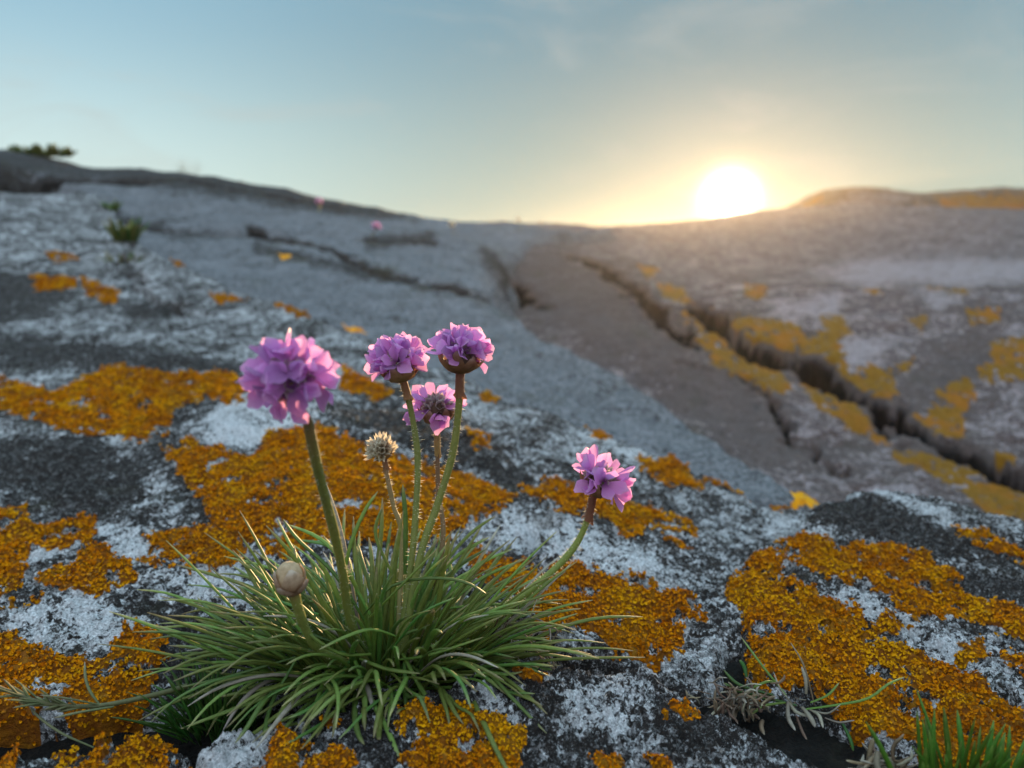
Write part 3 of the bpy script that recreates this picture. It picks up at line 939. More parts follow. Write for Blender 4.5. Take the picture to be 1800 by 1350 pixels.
def tube(P, rad, sides=6, flat=1.0, up=None):
    """swept tube along points P with radii rad; flat < 1 flattens it. Returns verts, quads, along"""
    P = np.asarray(P, float)
    n = len(P)
    T = np.gradient(P, axis=0)
    T /= np.linalg.norm(T, axis=1)[:, None] + 1e-12
    u = np.array([0, 0, 1.0]) if up is None else np.asarray(up, float)
    if abs(T[0] @ u) > 0.95:
        u = np.array([0, 1.0, 0])
    vs = []
    nrm = u - (u @ T[0]) * T[0]
    nrm /= np.linalg.norm(nrm)
    an = np.linspace(0, 2 * math.pi, sides, endpoint=False)
    for i in range(n):
        nrm = nrm - (nrm @ T[i]) * T[i]
        nrm /= np.linalg.norm(nrm) + 1e-12
        sd = np.cross(T[i], nrm)
        vs.append(P[i] + rad[i] * (np.cos(an)[:, None] * sd + flat * np.sin(an)[:, None] * nrm))
    V_ = np.vstack(vs)
    f = []
    for i in range(n - 1):
        for k in range(sides):
            a, b = i * sides + k, i * sides + (k + 1) % sides
            f.append((a, b, b + sides, a + sides))
    al = np.repeat(np.linspace(0, 1, n), sides)
    return V_, np.array(f), al


def join(parts):
    vs, fs, al, o_ = [], [], [], 0
    for v, f, a_ in parts:
        vs.append(v)
        fs.append(np.asarray(f) + o_)
        al.append(a_)
        o_ += len(v)
    return np.vstack(vs), np.vstack(fs), np.concatenate(al)


def leaf_profile(n, w):
    s = np.linspace(0, 1, n)
    return w * np.clip(0.75 + 0.45 * np.sin(math.pi * np.clip(s * 1.1, 0, 1)), 0, 1.1) * np.sqrt(np.clip(1 - np.clip((s - 0.86) / 0.145, 0, 1) ** 2, 0.004, 1))


def leaf_mesh(P, w, n=11, sides=6, flat=0.55):
    C_ = catmull(P, n)
    # crowd the last rings so that the tip is rounded
    s = np.linspace(0, 1, n) ** 0.86
    C2 = np.stack([np.interp(s, np.linspace(0, 1, n), C_[:, k]) for k in range(3)], -1)
    return tube(C2, leaf_profile(n, w), sides, flat)


SUB = {}


def ground_z(x, y):
    z = -9
    for nme in ('bedrock_slab', 'front_rock', 'corner_rock', 'rock_block'):
        if nme not in SUB:
            X, Y, Z = SURF[nme]
            SUB[nme] = (X[::5, ::5].ravel(), Y[::5, ::5].ravel(), Z[::5, ::5].ravel())
        X, Y, Z = SUB[nme]
        d = (X - x) ** 2 + (Y - y) ** 2
        k = int(np.argmin(d))
        if d[k] < 0.006 ** 2:
            z = max(z, Z[k])
    return z


def part(name, vfa, mat, parent, base, label=None, kind=None):
    v, f, a_ = vfa
    o = mesh_np(name, v - np.asarray(base), f, mat, parent=parent, attrs={'along': a_})
    tag(o, label=label, kind=kind)
    return o


def hairs(P, rad, n, ln=0.0012, w=0.00008):
    P = np.asarray(P)
    k = rng.integers(0, len(P) - 1, n)
    f_ = rng.uniform(0, 1, n)[:, None]
    c_ = P[k] * (1 - f_) + P[k + 1] * f_
    t = P[k + 1] - P[k]
    t /= np.linalg.norm(t, axis=1)[:, None]
    d = rng.normal(0, 1, (n, 3))
    d -= (d * t).sum(1)[:, None] * t
    d /= np.linalg.norm(d, axis=1)[:, None]
    r = np.asarray(rad)[k][:, None] * 0.95
    l_ = ln * rng.uniform(0.35, 1.15, n)[:, None]
    d2 = d + rng.normal(0, 0.25, (n, 3))
    a = c_ + d * r - t * w
    b = c_ + d * r + t * w
    e = c_ + d * r + d2 * l_
    v = np.stack([a, b, e], 1).reshape(-1, 3)
    return v, np.arange(3 * n).reshape(-1, 3), np.tile([0, 0, 1.0], n)


# petals: a few shapes shared by all
def petal_mesh(k):
    nu, nv = 6, 5
    r_ = random.Random(k)
    w0, cup, curl, notch = r_.uniform(0.27, 0.36), r_.uniform(0.05, 0.40), r_.uniform(-0.28, 0.28), r_.uniform(0.0, 0.09)
    tw = r_.uniform(-0.25, 0.25)
    vs, al, ac = [], [], []
    for i in range(nu):
        u = i / (nu - 1)
        ww = w0 * (0.20 + 0.80 * math.sin(min(1.0, u * 1.15) * math.pi / 2) ** 1.5) * (math.sqrt(max(0.06, 1 - ((u - 0.62) / 0.40) ** 2)) if u > 0.62 else 1)
        for j in range(nv):
            v = j / (nv - 1) * 2 - 1
            yy = v * ww
            xx = u - notch * (1 - abs(v)) * (u ** 4) - 0.10 * abs(v) ** 2 * u ** 3
            zz = cup * (v * v) * ww * 1.4 + curl * u * u + tw * v * u * ww + 0.03 * math.sin(5 * v + k) * u
            vs.append((xx, yy, zz))
            al.append(u)
            ac.append(v)
    fs = [(i * nv + j, i * nv + j + 1, (i + 1) * nv + j + 1, (i + 1) * nv + j) for i in range(nu - 1) for j in range(nv - 1)]
    o = mesh_np('petal', vs, fs, 'petal', attrs={'along': al, 'across': ac})
    me = o.data
    bpy.data.objects.remove(o)
    return me


PETALS = [petal_mesh(k) for k in range(14)]


def shell_mesh(name, a, b, top, half, mat, point=1.6):
    """a bract: an ovate piece of an ellipsoid shell, from its bottom pole up to polar angle top"""
    nu, nv = 7, 5
    vs, al = [], []
    for i in range(nu):
        u = i / (nu - 1)
        th = top * (0.06 + 0.94 * u)
        hw = half * (1 - u ** point * 0.92)
        flare = 1 + 0.10 * u * u
        for j in range(nv):
            ph = hw * (j / (nv - 1) * 2 - 1) / max(0.35, math.sin(max(0.3, th)))
            vs.append((a * flare * math.sin(th) * math.cos(ph), a * flare * math.sin(th) * math.sin(ph), -b * math.cos(th)))
            al.append(u)
    fs = [(i * nv + j, i * nv + j + 1, (i + 1) * nv + j + 1, (i + 1) * nv + j) for i in range(nu - 1) for j in range(nv - 1)]
    o = mesh_np(name, vs, fs, mat, attrs={'along': al})
    me = o.data
    bpy.data.objects.remove(o)
    return me


BRACT = shell_mesh('bract', 0.0062, 0.0042, 1.50, 0.70, 'bract')
BRACT2 = shell_mesh('bract', 0.0058, 0.0042, 1.95, 0.58, 'bract')
BUDSCALE = shell_mesh('bud_scale', 0.0040, 0.0044, 2.35, 1.15, 'budscale', 2.2)
BUDSCALE2 = shell_mesh('bud_scale', 0.0041, 0.0045, 1.45, 0.95, 'budscale', 2.0)
DRYBRACT = shell_mesh('bract', 0.0038, 0.0030, 1.7, 0.55, 'bract')


def frame(d, roll=0.0):
    d = Vector(d).normalized()
    q = Vector((0, 0, 1)).rotation_difference(d)
    return q.to_matrix().to_4x4() @ Matrix.Rotation(roll, 4, 'Z')


def cone_set(dirs, r0, r1_, w0, w1, jag=5, teeth=True, var=0.0, notch=0.80):
    """little papery funnels (calyces) pointing along dirs"""
    out = []
    for d in dirs:
        M = frame(d, random.uniform(0, 6.28))
        r1 = r1_ * random.uniform(1 - var, 1 + var)
        n = jag * 2
        ring0 = [M @ Vector((w0 * math.cos(2 * math.pi * k / n), w0 * math.sin(2 * math.pi * k / n), r0)) for k in range(n)]
        ring1 = [M @ Vector((w1 * math.cos(2 * math.pi * k / n), w1 * math.sin(2 * math.pi * k / n),
                             r1 * (1.0 if (k % 2 or not teeth) else notch) * random.uniform(0.95, 1.05))) for k in range(n)]
        v = np.array(ring0 + ring1)
        f = np.array([(k, (k + 1) % n, n + (k + 1) % n, n + k) for k in range(n)])
        out.append((v, f, np.r_[np.zeros(n), np.ones(n)]))
    return out


def ball(a, b, zc=0.0, nu=7, nv=10):
    v, f = [], []
    for i in range(nu + 1):
        th = math.pi * i / nu
        for j in range(nv):
            ph = 2 * math.pi * j / nv
            v.append((a * math.sin(th) * math.cos(ph), a * math.sin(th) * math.sin(ph), zc + b * math.cos(th)))
    for i in range(nu):
        for j in range(nv):
            f.append((i * nv + j, (i + 1) * nv + j, (i + 1) * nv + (j + 1) % nv, i * nv + (j + 1) % nv))
    return np.array(v), np.array(f), np.zeros(len(v))


def fib_dirs(n, th0, th1, jit=0.12):
    out = []
    for i in range(n):
        c0, c1 = math.cos(th0), math.cos(th1)
        z = c0 + (c1 - c0) * (i + 0.5) / n
        th = math.acos(max(-1, min(1, z))) + random.uniform(-jit, jit)
        ph = i * 2.39996 + random.uniform(-jit, jit)
        out.append(Vector((math.sin(th) * math.cos(ph), math.sin(th) * math.sin(ph), math.cos(th))))
    return out


def flower_head(parent, base, top, axis, label, n=12, th=(0.15, 1.5), size=1.0, petal=0.0068, tilt=(0.45, 0.85), off=0.0045, cup=1.0, skip=0.0, calyx_th=None, seed=0):
    """an open head: calyces on a flattened receptacle, five petals to a floret, papery bracts below"""
    random.seed(seed)
    ax = Vector(axis).normalized()
    cen = Vector(top) + ax * off * size
    dirs = fib_dirs(n, *th)
    cdirs = dirs + fib_dirs(8, 0.0, calyx_th or 0.9)
    geo = [ball(0.0042 * size, 0.0034 * size)] + cone_set(cdirs, 0.0022 * size, 0.0062 * size, 0.0005 * size, 0.0016 * size)
    v, f, a_ = join(geo)
    h = mesh_np('flower_head', v, f, 'calyx', parent=parent, attrs={'along': a_})
    h.matrix_local = Matrix.Translation(cen - Vector(base)) @ frame(ax, random.uniform(0, 6))
    tag(h, label=label)
    for d in dirs:
        F = frame(d, random.uniform(0, 6.28))
        opn = random.uniform(*tilt)
        for k in range(5):
            if random.random() < skip:
                continue
            t = opn + random.uniform(-0.18, 0.22)
            s = petal * size * random.uniform(0.85, 1.12)
            M = (F @ Matrix.Translation((0, 0, 0.0040 * size)) @ Matrix.Rotation(2 * math.pi * k / 5 + random.uniform(-0.2, 0.2), 4, 'Z')
                 @ Matrix.Translation((0.0004, 0, 0)) @ Matrix.Rotation(-(math.pi / 2 - t), 4, 'Y') @ Matrix.Rotation(random.uniform(-0.35, 0.35), 4, 'X') @ Matrix.Scale(s, 4))
            inst('petal', random.choice(PETALS), h, M)
    nb = 7
    for k in range(nb):
        inst('bract', BRACT, h, Matrix.Rotation(2 * math.pi * k / nb + random.uniform(-0.15, 0.15), 4, 'Z') @ Matrix.Rotation(random.uniform(-0.30, 0.12), 4, 'Y')
             @ Matrix.Rotation(random.uniform(-0.2, 0.2), 4, 'X') @ Matrix.Scale(size * cup * random.uniform(0.82, 1.05), 4))
    for k in range(nb):
        inst('bract', BRACT2, h, Matrix.Rotation(2 * math.pi * (k + 0.5) / nb + random.uniform(-0.3, 0.3), 4, 'Z') @ Matrix.Rotation(random.uniform(-0.28, 0.1), 4, 'Y') @ Matrix.Scale(size * cup * random.uniform(0.85, 1.12), 4))
    return h


def stalk(parent, base, pts, r0, r1, mat, nh=260, sheath=0.0, label=None, n=30):
    P = catmull([at(*p) for p in pts], n)      # from foot to head
    rad = np.linspace(r0, r1, n)
    rad = rad * (1 + 0.05 * np.sin(np.linspace(0, 23, n)))
    rad[-1] *= 0.3
    st = part('flower_stem', tube(P, rad, 8), mat, parent, base, label)
    v, f, a_ = hairs(P, rad, nh)
    hh = mesh_np('stem_hair', v - np.asarray(base), f, 'hair', parent=st, attrs={'along': a_})
    hh['kind'] = 'stuff'
    if sheath:
        k = int(n * (1 - sheath))
        sv, sf, sa = tube(P[k:], np.linspace(r1 * 1.35, r1 * 1.25, n - k), 9)
        sv[:9] += rng.normal(0, 0.0005, (9, 3))
        sp_ = mesh_np('stem_sheath', sv - np.asarray(base), sf, 'sheath', parent=st, attrs={'along': sa})
    return P[-1]


# ------------------------------------------------------------------ the flowering thrift
random.seed(11)
B0 = at(668, 1190, 0.213)
B0[2] = CZ - 0.136
thrift = empty('thrift_plant', B0)
tag(thrift, 'flowering thrift tussock with pink flower heads on tall stalks, rooted in the crevice', 'plant')

# leaves read off the photograph: pixel paths from foot to tip with forward distance
TR_ = [
    [(615, 1162, .208), (585, 1205, .200), (545, 1245, .190), (506, 1263, .184)],
    [(624, 1162, .205), (650, 1225, .195), (680, 1280, .182), (705, 1340, .168)],
    [(585, 1180, .204), (600, 1240, .196), (618, 1300, .183), (650, 1352, .172)],
    [(723, 1170, .208), (760, 1200, .203), (800, 1230, .197), (848, 1258, .19)],
    [(708, 1149, .210), (740, 1210, .200), (770, 1250, .192), (800, 1282, .186)],
    [(633, 1158, .207), (680, 1176, .202), (738, 1184, .199)],
    [(711, 1165, .208), (713, 1215, .199), (714, 1249, .193)],
    [(715, 1160, .212), (800, 1168, .214), (850, 1186, .212), (882, 1218, .206)],
    [(740, 1135, .214), (830, 1143, .217), (903, 1152, .219)],
    [(625, 1148, .210), (500, 1142, .210), (400, 1143, .212), (310, 1134, .216)],
    [(590, 1172, .206), (520, 1215, .200), (440, 1265, .190)],
    [(700, 1120, .208), (655, 1106, .204), (610, 1118, .199), (561, 1142, .194)],
    [(520, 1155, .207), (400, 1190, .203), (318, 1208, .202)],
    [(580, 1185, .205), (450, 1232, .197), (318, 1281, .190)],
    [(520, 1200, .203), (450, 1213, .199), (383, 1225, .197)],
    [(520, 1160, .206), (480, 1230, .197), (466, 1280, .187), (466, 1308, .182)],
    [(575, 1180, .205), (552, 1250, .192), (543, 1300, .183), (542, 1352, .172)],
    [(600, 1110, .214), (497, 1054, .225), (400, 1018, .238), (311, 993, .25)],
    [(590, 1130, .212), (480, 1092, .222), (380, 1068, .232), (289, 1043, .243)],
    [(580, 1060, .222), (480, 1052, .228), (375, 1049, .234)],
    [(570, 1040, .226), (478, 1000, .235), (394, 978, .243)],
    [(520, 1150, .208), (440, 1120, .215), (380, 1085, .222), (347, 1050, .228)],
    [(560, 1150, .208), (450, 1118, .216), (342, 1085, .226)],
    [(570, 1150, .206), (520, 1100, .204), (480, 1040, .205), (455, 994, .208)],
    [(640, 1080, .214), (690, 1028, .212), (760, 1016, .209), (815, 1022, .207), (854, 1043, .204)],
    [(650, 1085, .212), (700, 1035, .210), (767, 966, .210)],
    [(598, 1050, .222), (615, 960, .228), (640, 900, .232), (664, 864, .234)],
    [(712, 1010, .225), (713, 920, .229), (708, 852, .232)],
    [(740, 1060, .225), (786, 984, .232), (830, 935, .237), (871, 907, .240)],
    [(745, 1050, .230), (800, 980, .238), (860, 944, .243)],
    [(750, 1060, .232), (800, 1000, .240), (856, 964, .245)],
    [(760, 1080, .228), (830, 1000, .238), (900, 965, .244)],
    [(760, 1090, .226), (840, 1020, .236), (922, 983, .243)],
    [(740, 1110, .222), (840, 1070, .228), (929, 1025, .234)],
    [(740, 1130, .217), (850, 1124, .219), (905, 1108, .221), (950, 1092, .223)],
    [(780, 1070, .228), (860, 1062, .235), (949, 1067, .239)],
    [(640, 1090, .214), (590, 1010, .214), (525, 950, .217), (498, 913, .221)],
    [(650, 1080, .216), (600, 985, .220), (560, 945, .224), (506, 922, .229)],
    [(640, 1060, .220), (600, 985, .222), (568, 942, .225)],
    [(600, 1000, .23), (580, 960, .234), (521, 949, .238)],
    [(780, 1150, .215), (840, 1180, .214), (880, 1195, .211)],
    [(690, 1010, .224), (660, 940, .228), (672, 890, .232)],
    [(560, 1080, .216), (470, 1050, .22), (420, 1030, .225)],
    [(700, 1160, .209), (760, 1150, .205), (850, 1120, .203)],
    [(650, 1150, .205), (600, 1150, .199), (550, 1120, .196), (520, 1090, .196)],
    [(690, 1140, .206), (740, 1080, .201), (800, 1050, .199)],
    [(770, 1110, .215), (850, 1080, .212), (915, 1072, .21)],
]
leaves = [([at(*p) for p in pl], random.uniform(0.00062, 0.00080)) for pl in TR_]
for i in range(390):
    q = random.random()
    ph = random.uniform(0, 2 * math.pi)
    rad_ = math.sqrt(random.random())
    bx = B0[0] + 0.030 * rad_ * math.cos(ph) - 0.002
    by = B0[1] + 0.004 + 0.011 * rad_ * math.sin(ph)
    bz = CZ - 0.128
    az = ph + random.gauss(0, 0.55)
    e0 = R(82) - rad_ * R(58) + random.gauss(0, R(12))
    ln = random.uniform(0.032, 0.060) * (0.8 + 0.25 * rad_)
    droop = random.uniform(R(5), R(55))
    if by < B0[1] and math.sin(az) < -0.2:
        droop += R(25)
        ln *= 0.72
    P = [np.array([bx, by, bz])]
    for k in range(5):
        e = e0 - droop * (k / 4) ** 1.3
        a2 = az + 0.15 * math.sin(i + k)
        P.append(P[-1] + ln / 5 * np.array([math.cos(e) * math.cos(a2), math.cos(e) * math.sin(a2), math.sin(e)]))
    for k in range(2, 6):
        g_ = ground_z(P[k][0], P[k][1]) + 0.0012
        if P[k][2] < g_:
            P[k][2] = g_
    leaves.append((P, random.uniform(0.00048, 0.00078)))
mass = []
for k, (P, w) in enumerate(leaves):
    m_ = leaf_mesh(P, w)
    if k < 300:
        part('leaf', m_, 'pale_dry' if k > 50 and k % 13 == 0 else ('leaf' if k % 3 else 'leaf_deep'), thrift, B0)
    else:
        mass.append(m_)
part('leaf_mass', join(mass), 'leaf', thrift, B0, kind='stuff')

# withered leaves at the right foot of the tussock
for k in range(46):
    p0 = at(random.uniform(850, 930), random.uniform(1095, 1170), 0.219)
    P = [p0]
    d = np.array([random.uniform(0.1, 1), random.uniform(-0.5, 0.3), random.uniform(-0.4, 0.8)])
    for j in range(4):
        P.append(P[-1] + 0.0042 * d / np.linalg.norm(d))
        d += np.array([random.gauss(0, 0.6), random.gauss(0, 0.5), random.gauss(-0.25, 0.6)])
    part('withered_leaf', leaf_mesh(P, random.uniform(0.00018, 0.00034), 9, 4), random.choice(['dry', 'pale_dry', 'dry']), thrift, B0)

# flower stalks and heads
t1 = stalk(thrift, B0, [(650, 1180, .213), (615, 1090, .206), (603, 1010, .199), (586, 930, .190), (560, 830, .177), (538, 724, .166)], .00125, .00120, 'stem', 420,
           label='thick pale green stalk of the largest flower head')
flower_head(thrift, B0, t1, (-.30, -.22, .93), 'largest rounded lilac flower head, petals spreading all round', n=16, th=(0.05, 2.1), size=1.0, petal=0.0074,
            tilt=(0.7, 1.25), off=0.0080, cup=0.7, skip=0.08, seed=3)
t2 = stalk(thrift, B0, [(700, 1160, .214), (722, 1000, .222), (731, 900, .228), (734, 800, .233), (722, 720, .235), (709, 670, .235)], .0011, .00095, 'stem', 330, 0.14)
flower_head(thrift, B0, t2, (-.22, -.05, 1), 'pink flower head tilted to one side above brown bracts, beside a taller one', n=13, th=(0.15, 1.36), petal=0.0072, tilt=(0.25, 0.8), skip=0.10, seed=21)
t3 = stalk(thrift, B0, [(705, 1160, .214), (738, 980, .222), (768, 890, .228), (795, 800, .231), (806, 720, .232), (809, 656, .232)], .0012, .00110, 'stem', 380, 0.16)
flower_head(thrift, B0, t3, (.04, -.02, 1), 'highest pink flower head with a wide cup of brown bracts', n=13, th=(0.15, 1.36), petal=0.0072, tilt=(0.25, 0.8), cup=1.05, skip=0.10, seed=33)
t4 = stalk(thrift, B0, [(720, 1150, .216), (760, 1060, .228), (779, 940, .240), (771, 870, .246), (769, 800, .249), (768, 744, .250)], .0009, .0008, 'stem_red', 240, 0.22)
flower_head(thrift, B0, t4, (.02, -.14, 1), 'sparse pink flower head with cream centre behind a taller stalk', n=9, th=(0.75, 1.75), petal=0.0074, tilt=(0.3, 0.85), calyx_th=1.1, skip=0.25, seed=41)
t5 = stalk(thrift, B0, [(760, 1140, .214), (850, 1090, .218), (920, 1045, .222), (975, 1000, .225), (1012, 958, .226), (1033, 912, .226), (1043, 870, .226)], .00115, .00100, 'stem', 330, 0.2,
           label='long green stalk leaning out over the orange lichen')
flower_head(thrift, B0, t5, (.42, -.12, 1), 'pink flower head with loose petals on a stalk leaning out over the lichen', n=10, th=(0.6, 1.75), petal=0.0078, tilt=(0.35, 0.95), calyx_th=1.0, skip=0.2, seed=52)

# spent head
t6 = stalk(thrift, B0, [(700, 1120, .217), (706, 945, .235), (692, 890, .240), (681, 838, .243), (676, 806, .245)], .0008, .00075, 'stem_red', 130, 0.2)
random.seed(5)
ax = Vector((-.25, -.15, 1)).normalized()
sd = fib_dirs(42, 0.0, 1.75, 0.1)
v, f, a_ = join([ball(0.0030, 0.0024)] + cone_set(sd, 0.0015, 0.0056, 0.0003, 0.0012, 4, var=0.16, notch=0.62))
h = mesh_np('spent_head', v, f, 'spent', parent=thrift, attrs={'along': a_})
h.matrix_local = Matrix.Translation(Vector(t6) + ax * 0.0028 - Vector(B0)) @ frame(ax)
h['label'] = 'small withered cream seed head on a reddish stalk'
for k in range(7):
    inst('bract', DRYBRACT, h, Matrix.Rotation(k * 0.9, 4, 'Z') @ Matrix.Rotation(random.uniform(-.1, .35), 4, 'Y'))

# closed bud
t7 = stalk(thrift, B0, [(610, 1165, .209), (560, 1142, .201), (537, 1105, .195), (523, 1065, .190), (515, 1036, .188)], .00105, .00145, 'stem', 110, 0.0)
ax = Vector((-.16, -.05, 1)).normalized()
v, f, a_ = ball(0.0038, 0.0043)
h = mesh_np('flower_bud', v, f, 'budscale', parent=thrift, attrs={'along': np.ones(len(v)) * 0.75})
h.matrix_local = Matrix.Translation(Vector(t7) + ax * 0.0034 - Vector(B0)) @ frame(ax)
h['label'] = 'round closed cream and brown flower bud'
for k in range(4):
    inst('bud_scale', BUDSCALE, h, Matrix.Rotation(k * math.pi / 2 + 0.5, 4, 'Z') @ Matrix.Scale(1.0 + 0.015 * k, 4))
for k in range(4):
    inst('bud_scale', BUDSCALE2, h, Matrix.Rotation(k * math.pi / 2 + 1.2, 4, 'Z') @ Matrix.Rotation(-0.06, 4, 'Y') @ Matrix.Scale(1.07 + 0.015 * k, 4))


# ------------------------------------------------------------------ smaller plants in the foreground
def tuft(name, label, cat, base, n, spread, ln, w, mat, lean=(0, 0), group=None, e=(50, 88), droop=(5, 40), sides=5, pts=4, seed=1, partname='leaf'):
    random.seed(seed)
    t = empty(name, base)
    tag(t, label, cat, group)
    for i in range(n):
        ph, rr_ = random.uniform(0, 6.283), math.sqrt(random.random())
        p = np.array(base) + np.array([spread[0] * rr_ * math.cos(ph), spread[1] * rr_ * math.sin(ph), 0])
        az = ph + random.gauss(0, 0.6)
        e0 = R(random.uniform(*e))
        dr = R(random.uniform(*droop))
        l_ = random.uniform(*ln)
        P = [p]
        for k in range(pts):
            ee = e0 - dr * k / pts
            P.append(P[-1] + l_ / pts * (np.array([math.cos(ee) * math.cos(az), math.cos(ee) * math.sin(az), math.sin(ee)]) + np.array([lean[0], lean[1], 0])))
        part(partname, leaf_mesh(P, random.uniform(*w), 8, sides), mat if isinstance(mat, str) else random.choice(mat), t, base)
    return t


def on(px, py, y, dz=0.0):
    p = at(px, py, y)
    p[2] += dz
    return p


tuft('leafy_tuft', 'short dark green tuft of narrow leaves beside the flowering tussock', 'plant', on(375, 1262, .205, -.004), 150, (.0125, .007), (.009, .021), (.00032, .00052), 'leaf_dark',
     lean=(-.15, 0), e=(45, 90), seed=4)

# crevice plant on the right
cb = at(1415, 1258, .205)
cpl = empty('crevice_plant', cb)
tag(cpl, 'sparse small plant with bleached lower leaves in the dark crevice beside the lichened block', 'plant')
for pl, w, m_ in [
    ([(1382, 1222, .206), (1340, 1170, .212), (1303, 1120, .221)], .00045, 'leaf'),
    ([(1415, 1247, .205), (1473, 1239, .204), (1527, 1228, .202), (1560, 1203, .203), (1590, 1190, .205)], .0005, 'leaf'),
    ([(1432, 1240, .206), (1413, 1170, .213), (1390, 1130, .219)], .0003, 'dry'),
    ([(1387, 1235, .205), (1400, 1252, .203), (1424, 1260, .201)], .0006, 'pale_dry'),
    ([(1385, 1233, .205), (1386, 1262, .2), (1398, 1284, .196)], .0006, 'pale_dry'),
    ([(1410, 1243, .204), (1425, 1262, .199), (1433, 1278, .197)], .0007, 'pale_dry'),
    ([(1428, 1250, .203), (1440, 1258, .2), (1447, 1279, .197)], .0005, 'pale_dry'),
    ([(1417, 1220, .207), (1416, 1195, .209), (1409, 1172, .211)], .0005, 'pale_dry'),
    ([(1423, 1248, .204), (1455, 1254, .201), (1478, 1238, .2)], .0004, 'pale_dry'),
    ([(1360, 1222, .206), (1300, 1204, .21), (1272, 1178, .214)], .0007, 'leaf_dark'),
    ([(1350, 1225, .206), (1300, 1215, .208), (1272, 1200, .21)], .0006, 'leaf_dark'),
    ([(1320, 1210, .209), (1350, 1198, .21), (1370, 1202, .21)], .0005, 'leaf'),
    ([(1400, 1240, .205), (1350, 1228, .206), (1310, 1226, .206)], .0006, 'leaf_dark'),
    ([(1395, 1240, .205), (1372, 1212, .206), (1360, 1182, .209)], .0004, 'pale_dry'),
    ([(1380, 1235, .205), (1345, 1240, .203), (1320, 1256, .2)], .0005, 'leaf'),
    ([(1425, 1235, .206), (1455, 1222, .207), (1475, 1200, .209)], .0004, 'leaf'),
    ([(1312, 1190, .214), (1308, 1172, .216), (1300, 1160, .217)], .0006, 'leaf_dark'),
    ([(1450, 1262, .2), (1475, 1270, .197), (1502, 1266, .196)], .0004, 'pale_dry'),
    ([(1400, 1258, .202), (1410, 1285, .197), (1418, 1300, .195)], .0004, 'dry'),
    ([(1480, 1270, .198), (1495, 1300, .194), (1500, 1320, .192)], .0005, 'leaf_dark'),
]:
    part('leaf', leaf_mesh([at(*p) for p in pl], w, 12, 5), m_, cpl, cb)

# brown dead cushion next to it
random.seed(9)
db = at(1300, 1245, .205)
dead = empty('withered_cushion', db)
tag(dead, 'crumpled brown withered cushion lying in the crevice', 'dead plant')
for k in range(95):
    p0 = at(random.gauss(1300, 32), random.gauss(1232, 12), random.uniform(.2, .21))
    d = np.array([random.gauss(0, 1), random.gauss(-.3, .7), random.gauss(0.2, .7)])
    P = [p0]
    for j in range(4):
        P.append(P[-1] + random.uniform(.0010, .0022) * d / np.linalg.norm(d))
        d += np.array([random.gauss(0, .9), random.gauss(0, .7), random.gauss(-.2, .8)])
    part('withered_leaf', leaf_mesh(P, random.uniform(.0002, .0006), 8, 4), random.choice(['dry', 'dry', 'dry', 'pale_dry']), dead, db)

tuft('grass_tuft', 'bright green grass tuft at the foot of the lichened block', 'grass', on(1675, 1420, .166), 46, (.013, .003), (.014, .026), (.00045, .0008), 'grass', e=(62, 92), droop=(0, 22), seed=8,
     partname='blade')
random.seed(14)
gb = at(1545, 1345, .178)
gd = empty('dry_clump', gb)
tag(gd, 'ragged pale brown dry clump beside the bright green grass', 'dead plant')
for k in range(34):
    p0 = at(random.gauss(1545, 16), random.gauss(1342, 12), random.uniform(.174, .182))
    d = np.array([random.gauss(0, 1), random.gauss(-.2, .5), random.gauss(.3, .8)])
    P = [p0]
    for j in range(4):
        P.append(P[-1] + random.uniform(.0010, .0026) * d / np.linalg.norm(d))
        d += np.array([random.gauss(0, .6), random.gauss(0, .5), random.gauss(0, .6)])
    part('withered_leaf', leaf_mesh(P, random.uniform(.0003, .0007), 8, 4), random.choice(['dry', 'pale_dry']), gd, gb)

# grass spike lying across the lower left
random.seed(17)
sb = at(330, 1208, .206)
gs = empty('grass_spike', sb)
tag(gs, 'seeding grass spike lying across orange lichen, stem reaching to the tussock', 'grass')
sp_pts = [(330, 1206, .206), (270, 1222, .204), (180, 1240, .2), (110, 1240, .196), (50, 1228, .192), (-30, 1195, .187)]
SPn = catmull([at(*p) for p in sp_pts], 40)
part('stem', tube(SPn, np.linspace(.00085, .0004, 40), 7), 'straw', gs, sb)
for k in range(52):
    q = int(18 + 21 * random.random())
    d = SPn[min(q + 1, 39)] - SPn[q]
    d = d / np.linalg.norm(d) + np.array([random.gauss(0, .28), random.gauss(0, .28), random.gauss(0.05, .28)])
    ln = random.uniform(.004, .008)
    part('spikelet', leaf_mesh([SPn[q], SPn[q] + d * ln * .5, SPn[q] + d * ln], random.uniform(.0003, .0006), 6, 5), 'straw', gs, sb)
for pl, w in [([(180, 1240, .2), (120, 1228, .196), (70, 1222, .193)], .0004), ([(200, 1242, .199), (140, 1252, .195), (95, 1262, .192)], .0005)]:
    part('blade', leaf_mesh([at(*p) for p in pl], w, 10, 5), 'straw', gs, sb)
part('stalk', leaf_mesh([at(*p) for p in [(176, 1240, .2), (158, 1215, .203), (150, 1190, .206), (149, 1163, .21)]], .00042, 12, 5), 'straw', gs, sb)

tb = at(165, 1314, .186)
o = mesh_np('grass_stalk', *(lambda m_: (m_[0] - tb, m_[1]))(leaf_mesh([at(*p) for p in [(165, 1314, .186), (110, 1290, .188), (70, 1262, .191), (50, 1240, .193)]], .00038, 12, 6)), 'straw',
            attrs={'along': np.repeat(np.linspace(0, 1, 12), 6)}, loc=tb)
tag(o, 'single thin yellowish grass stalk spanning the dark gap above the corner rock', 'grass')


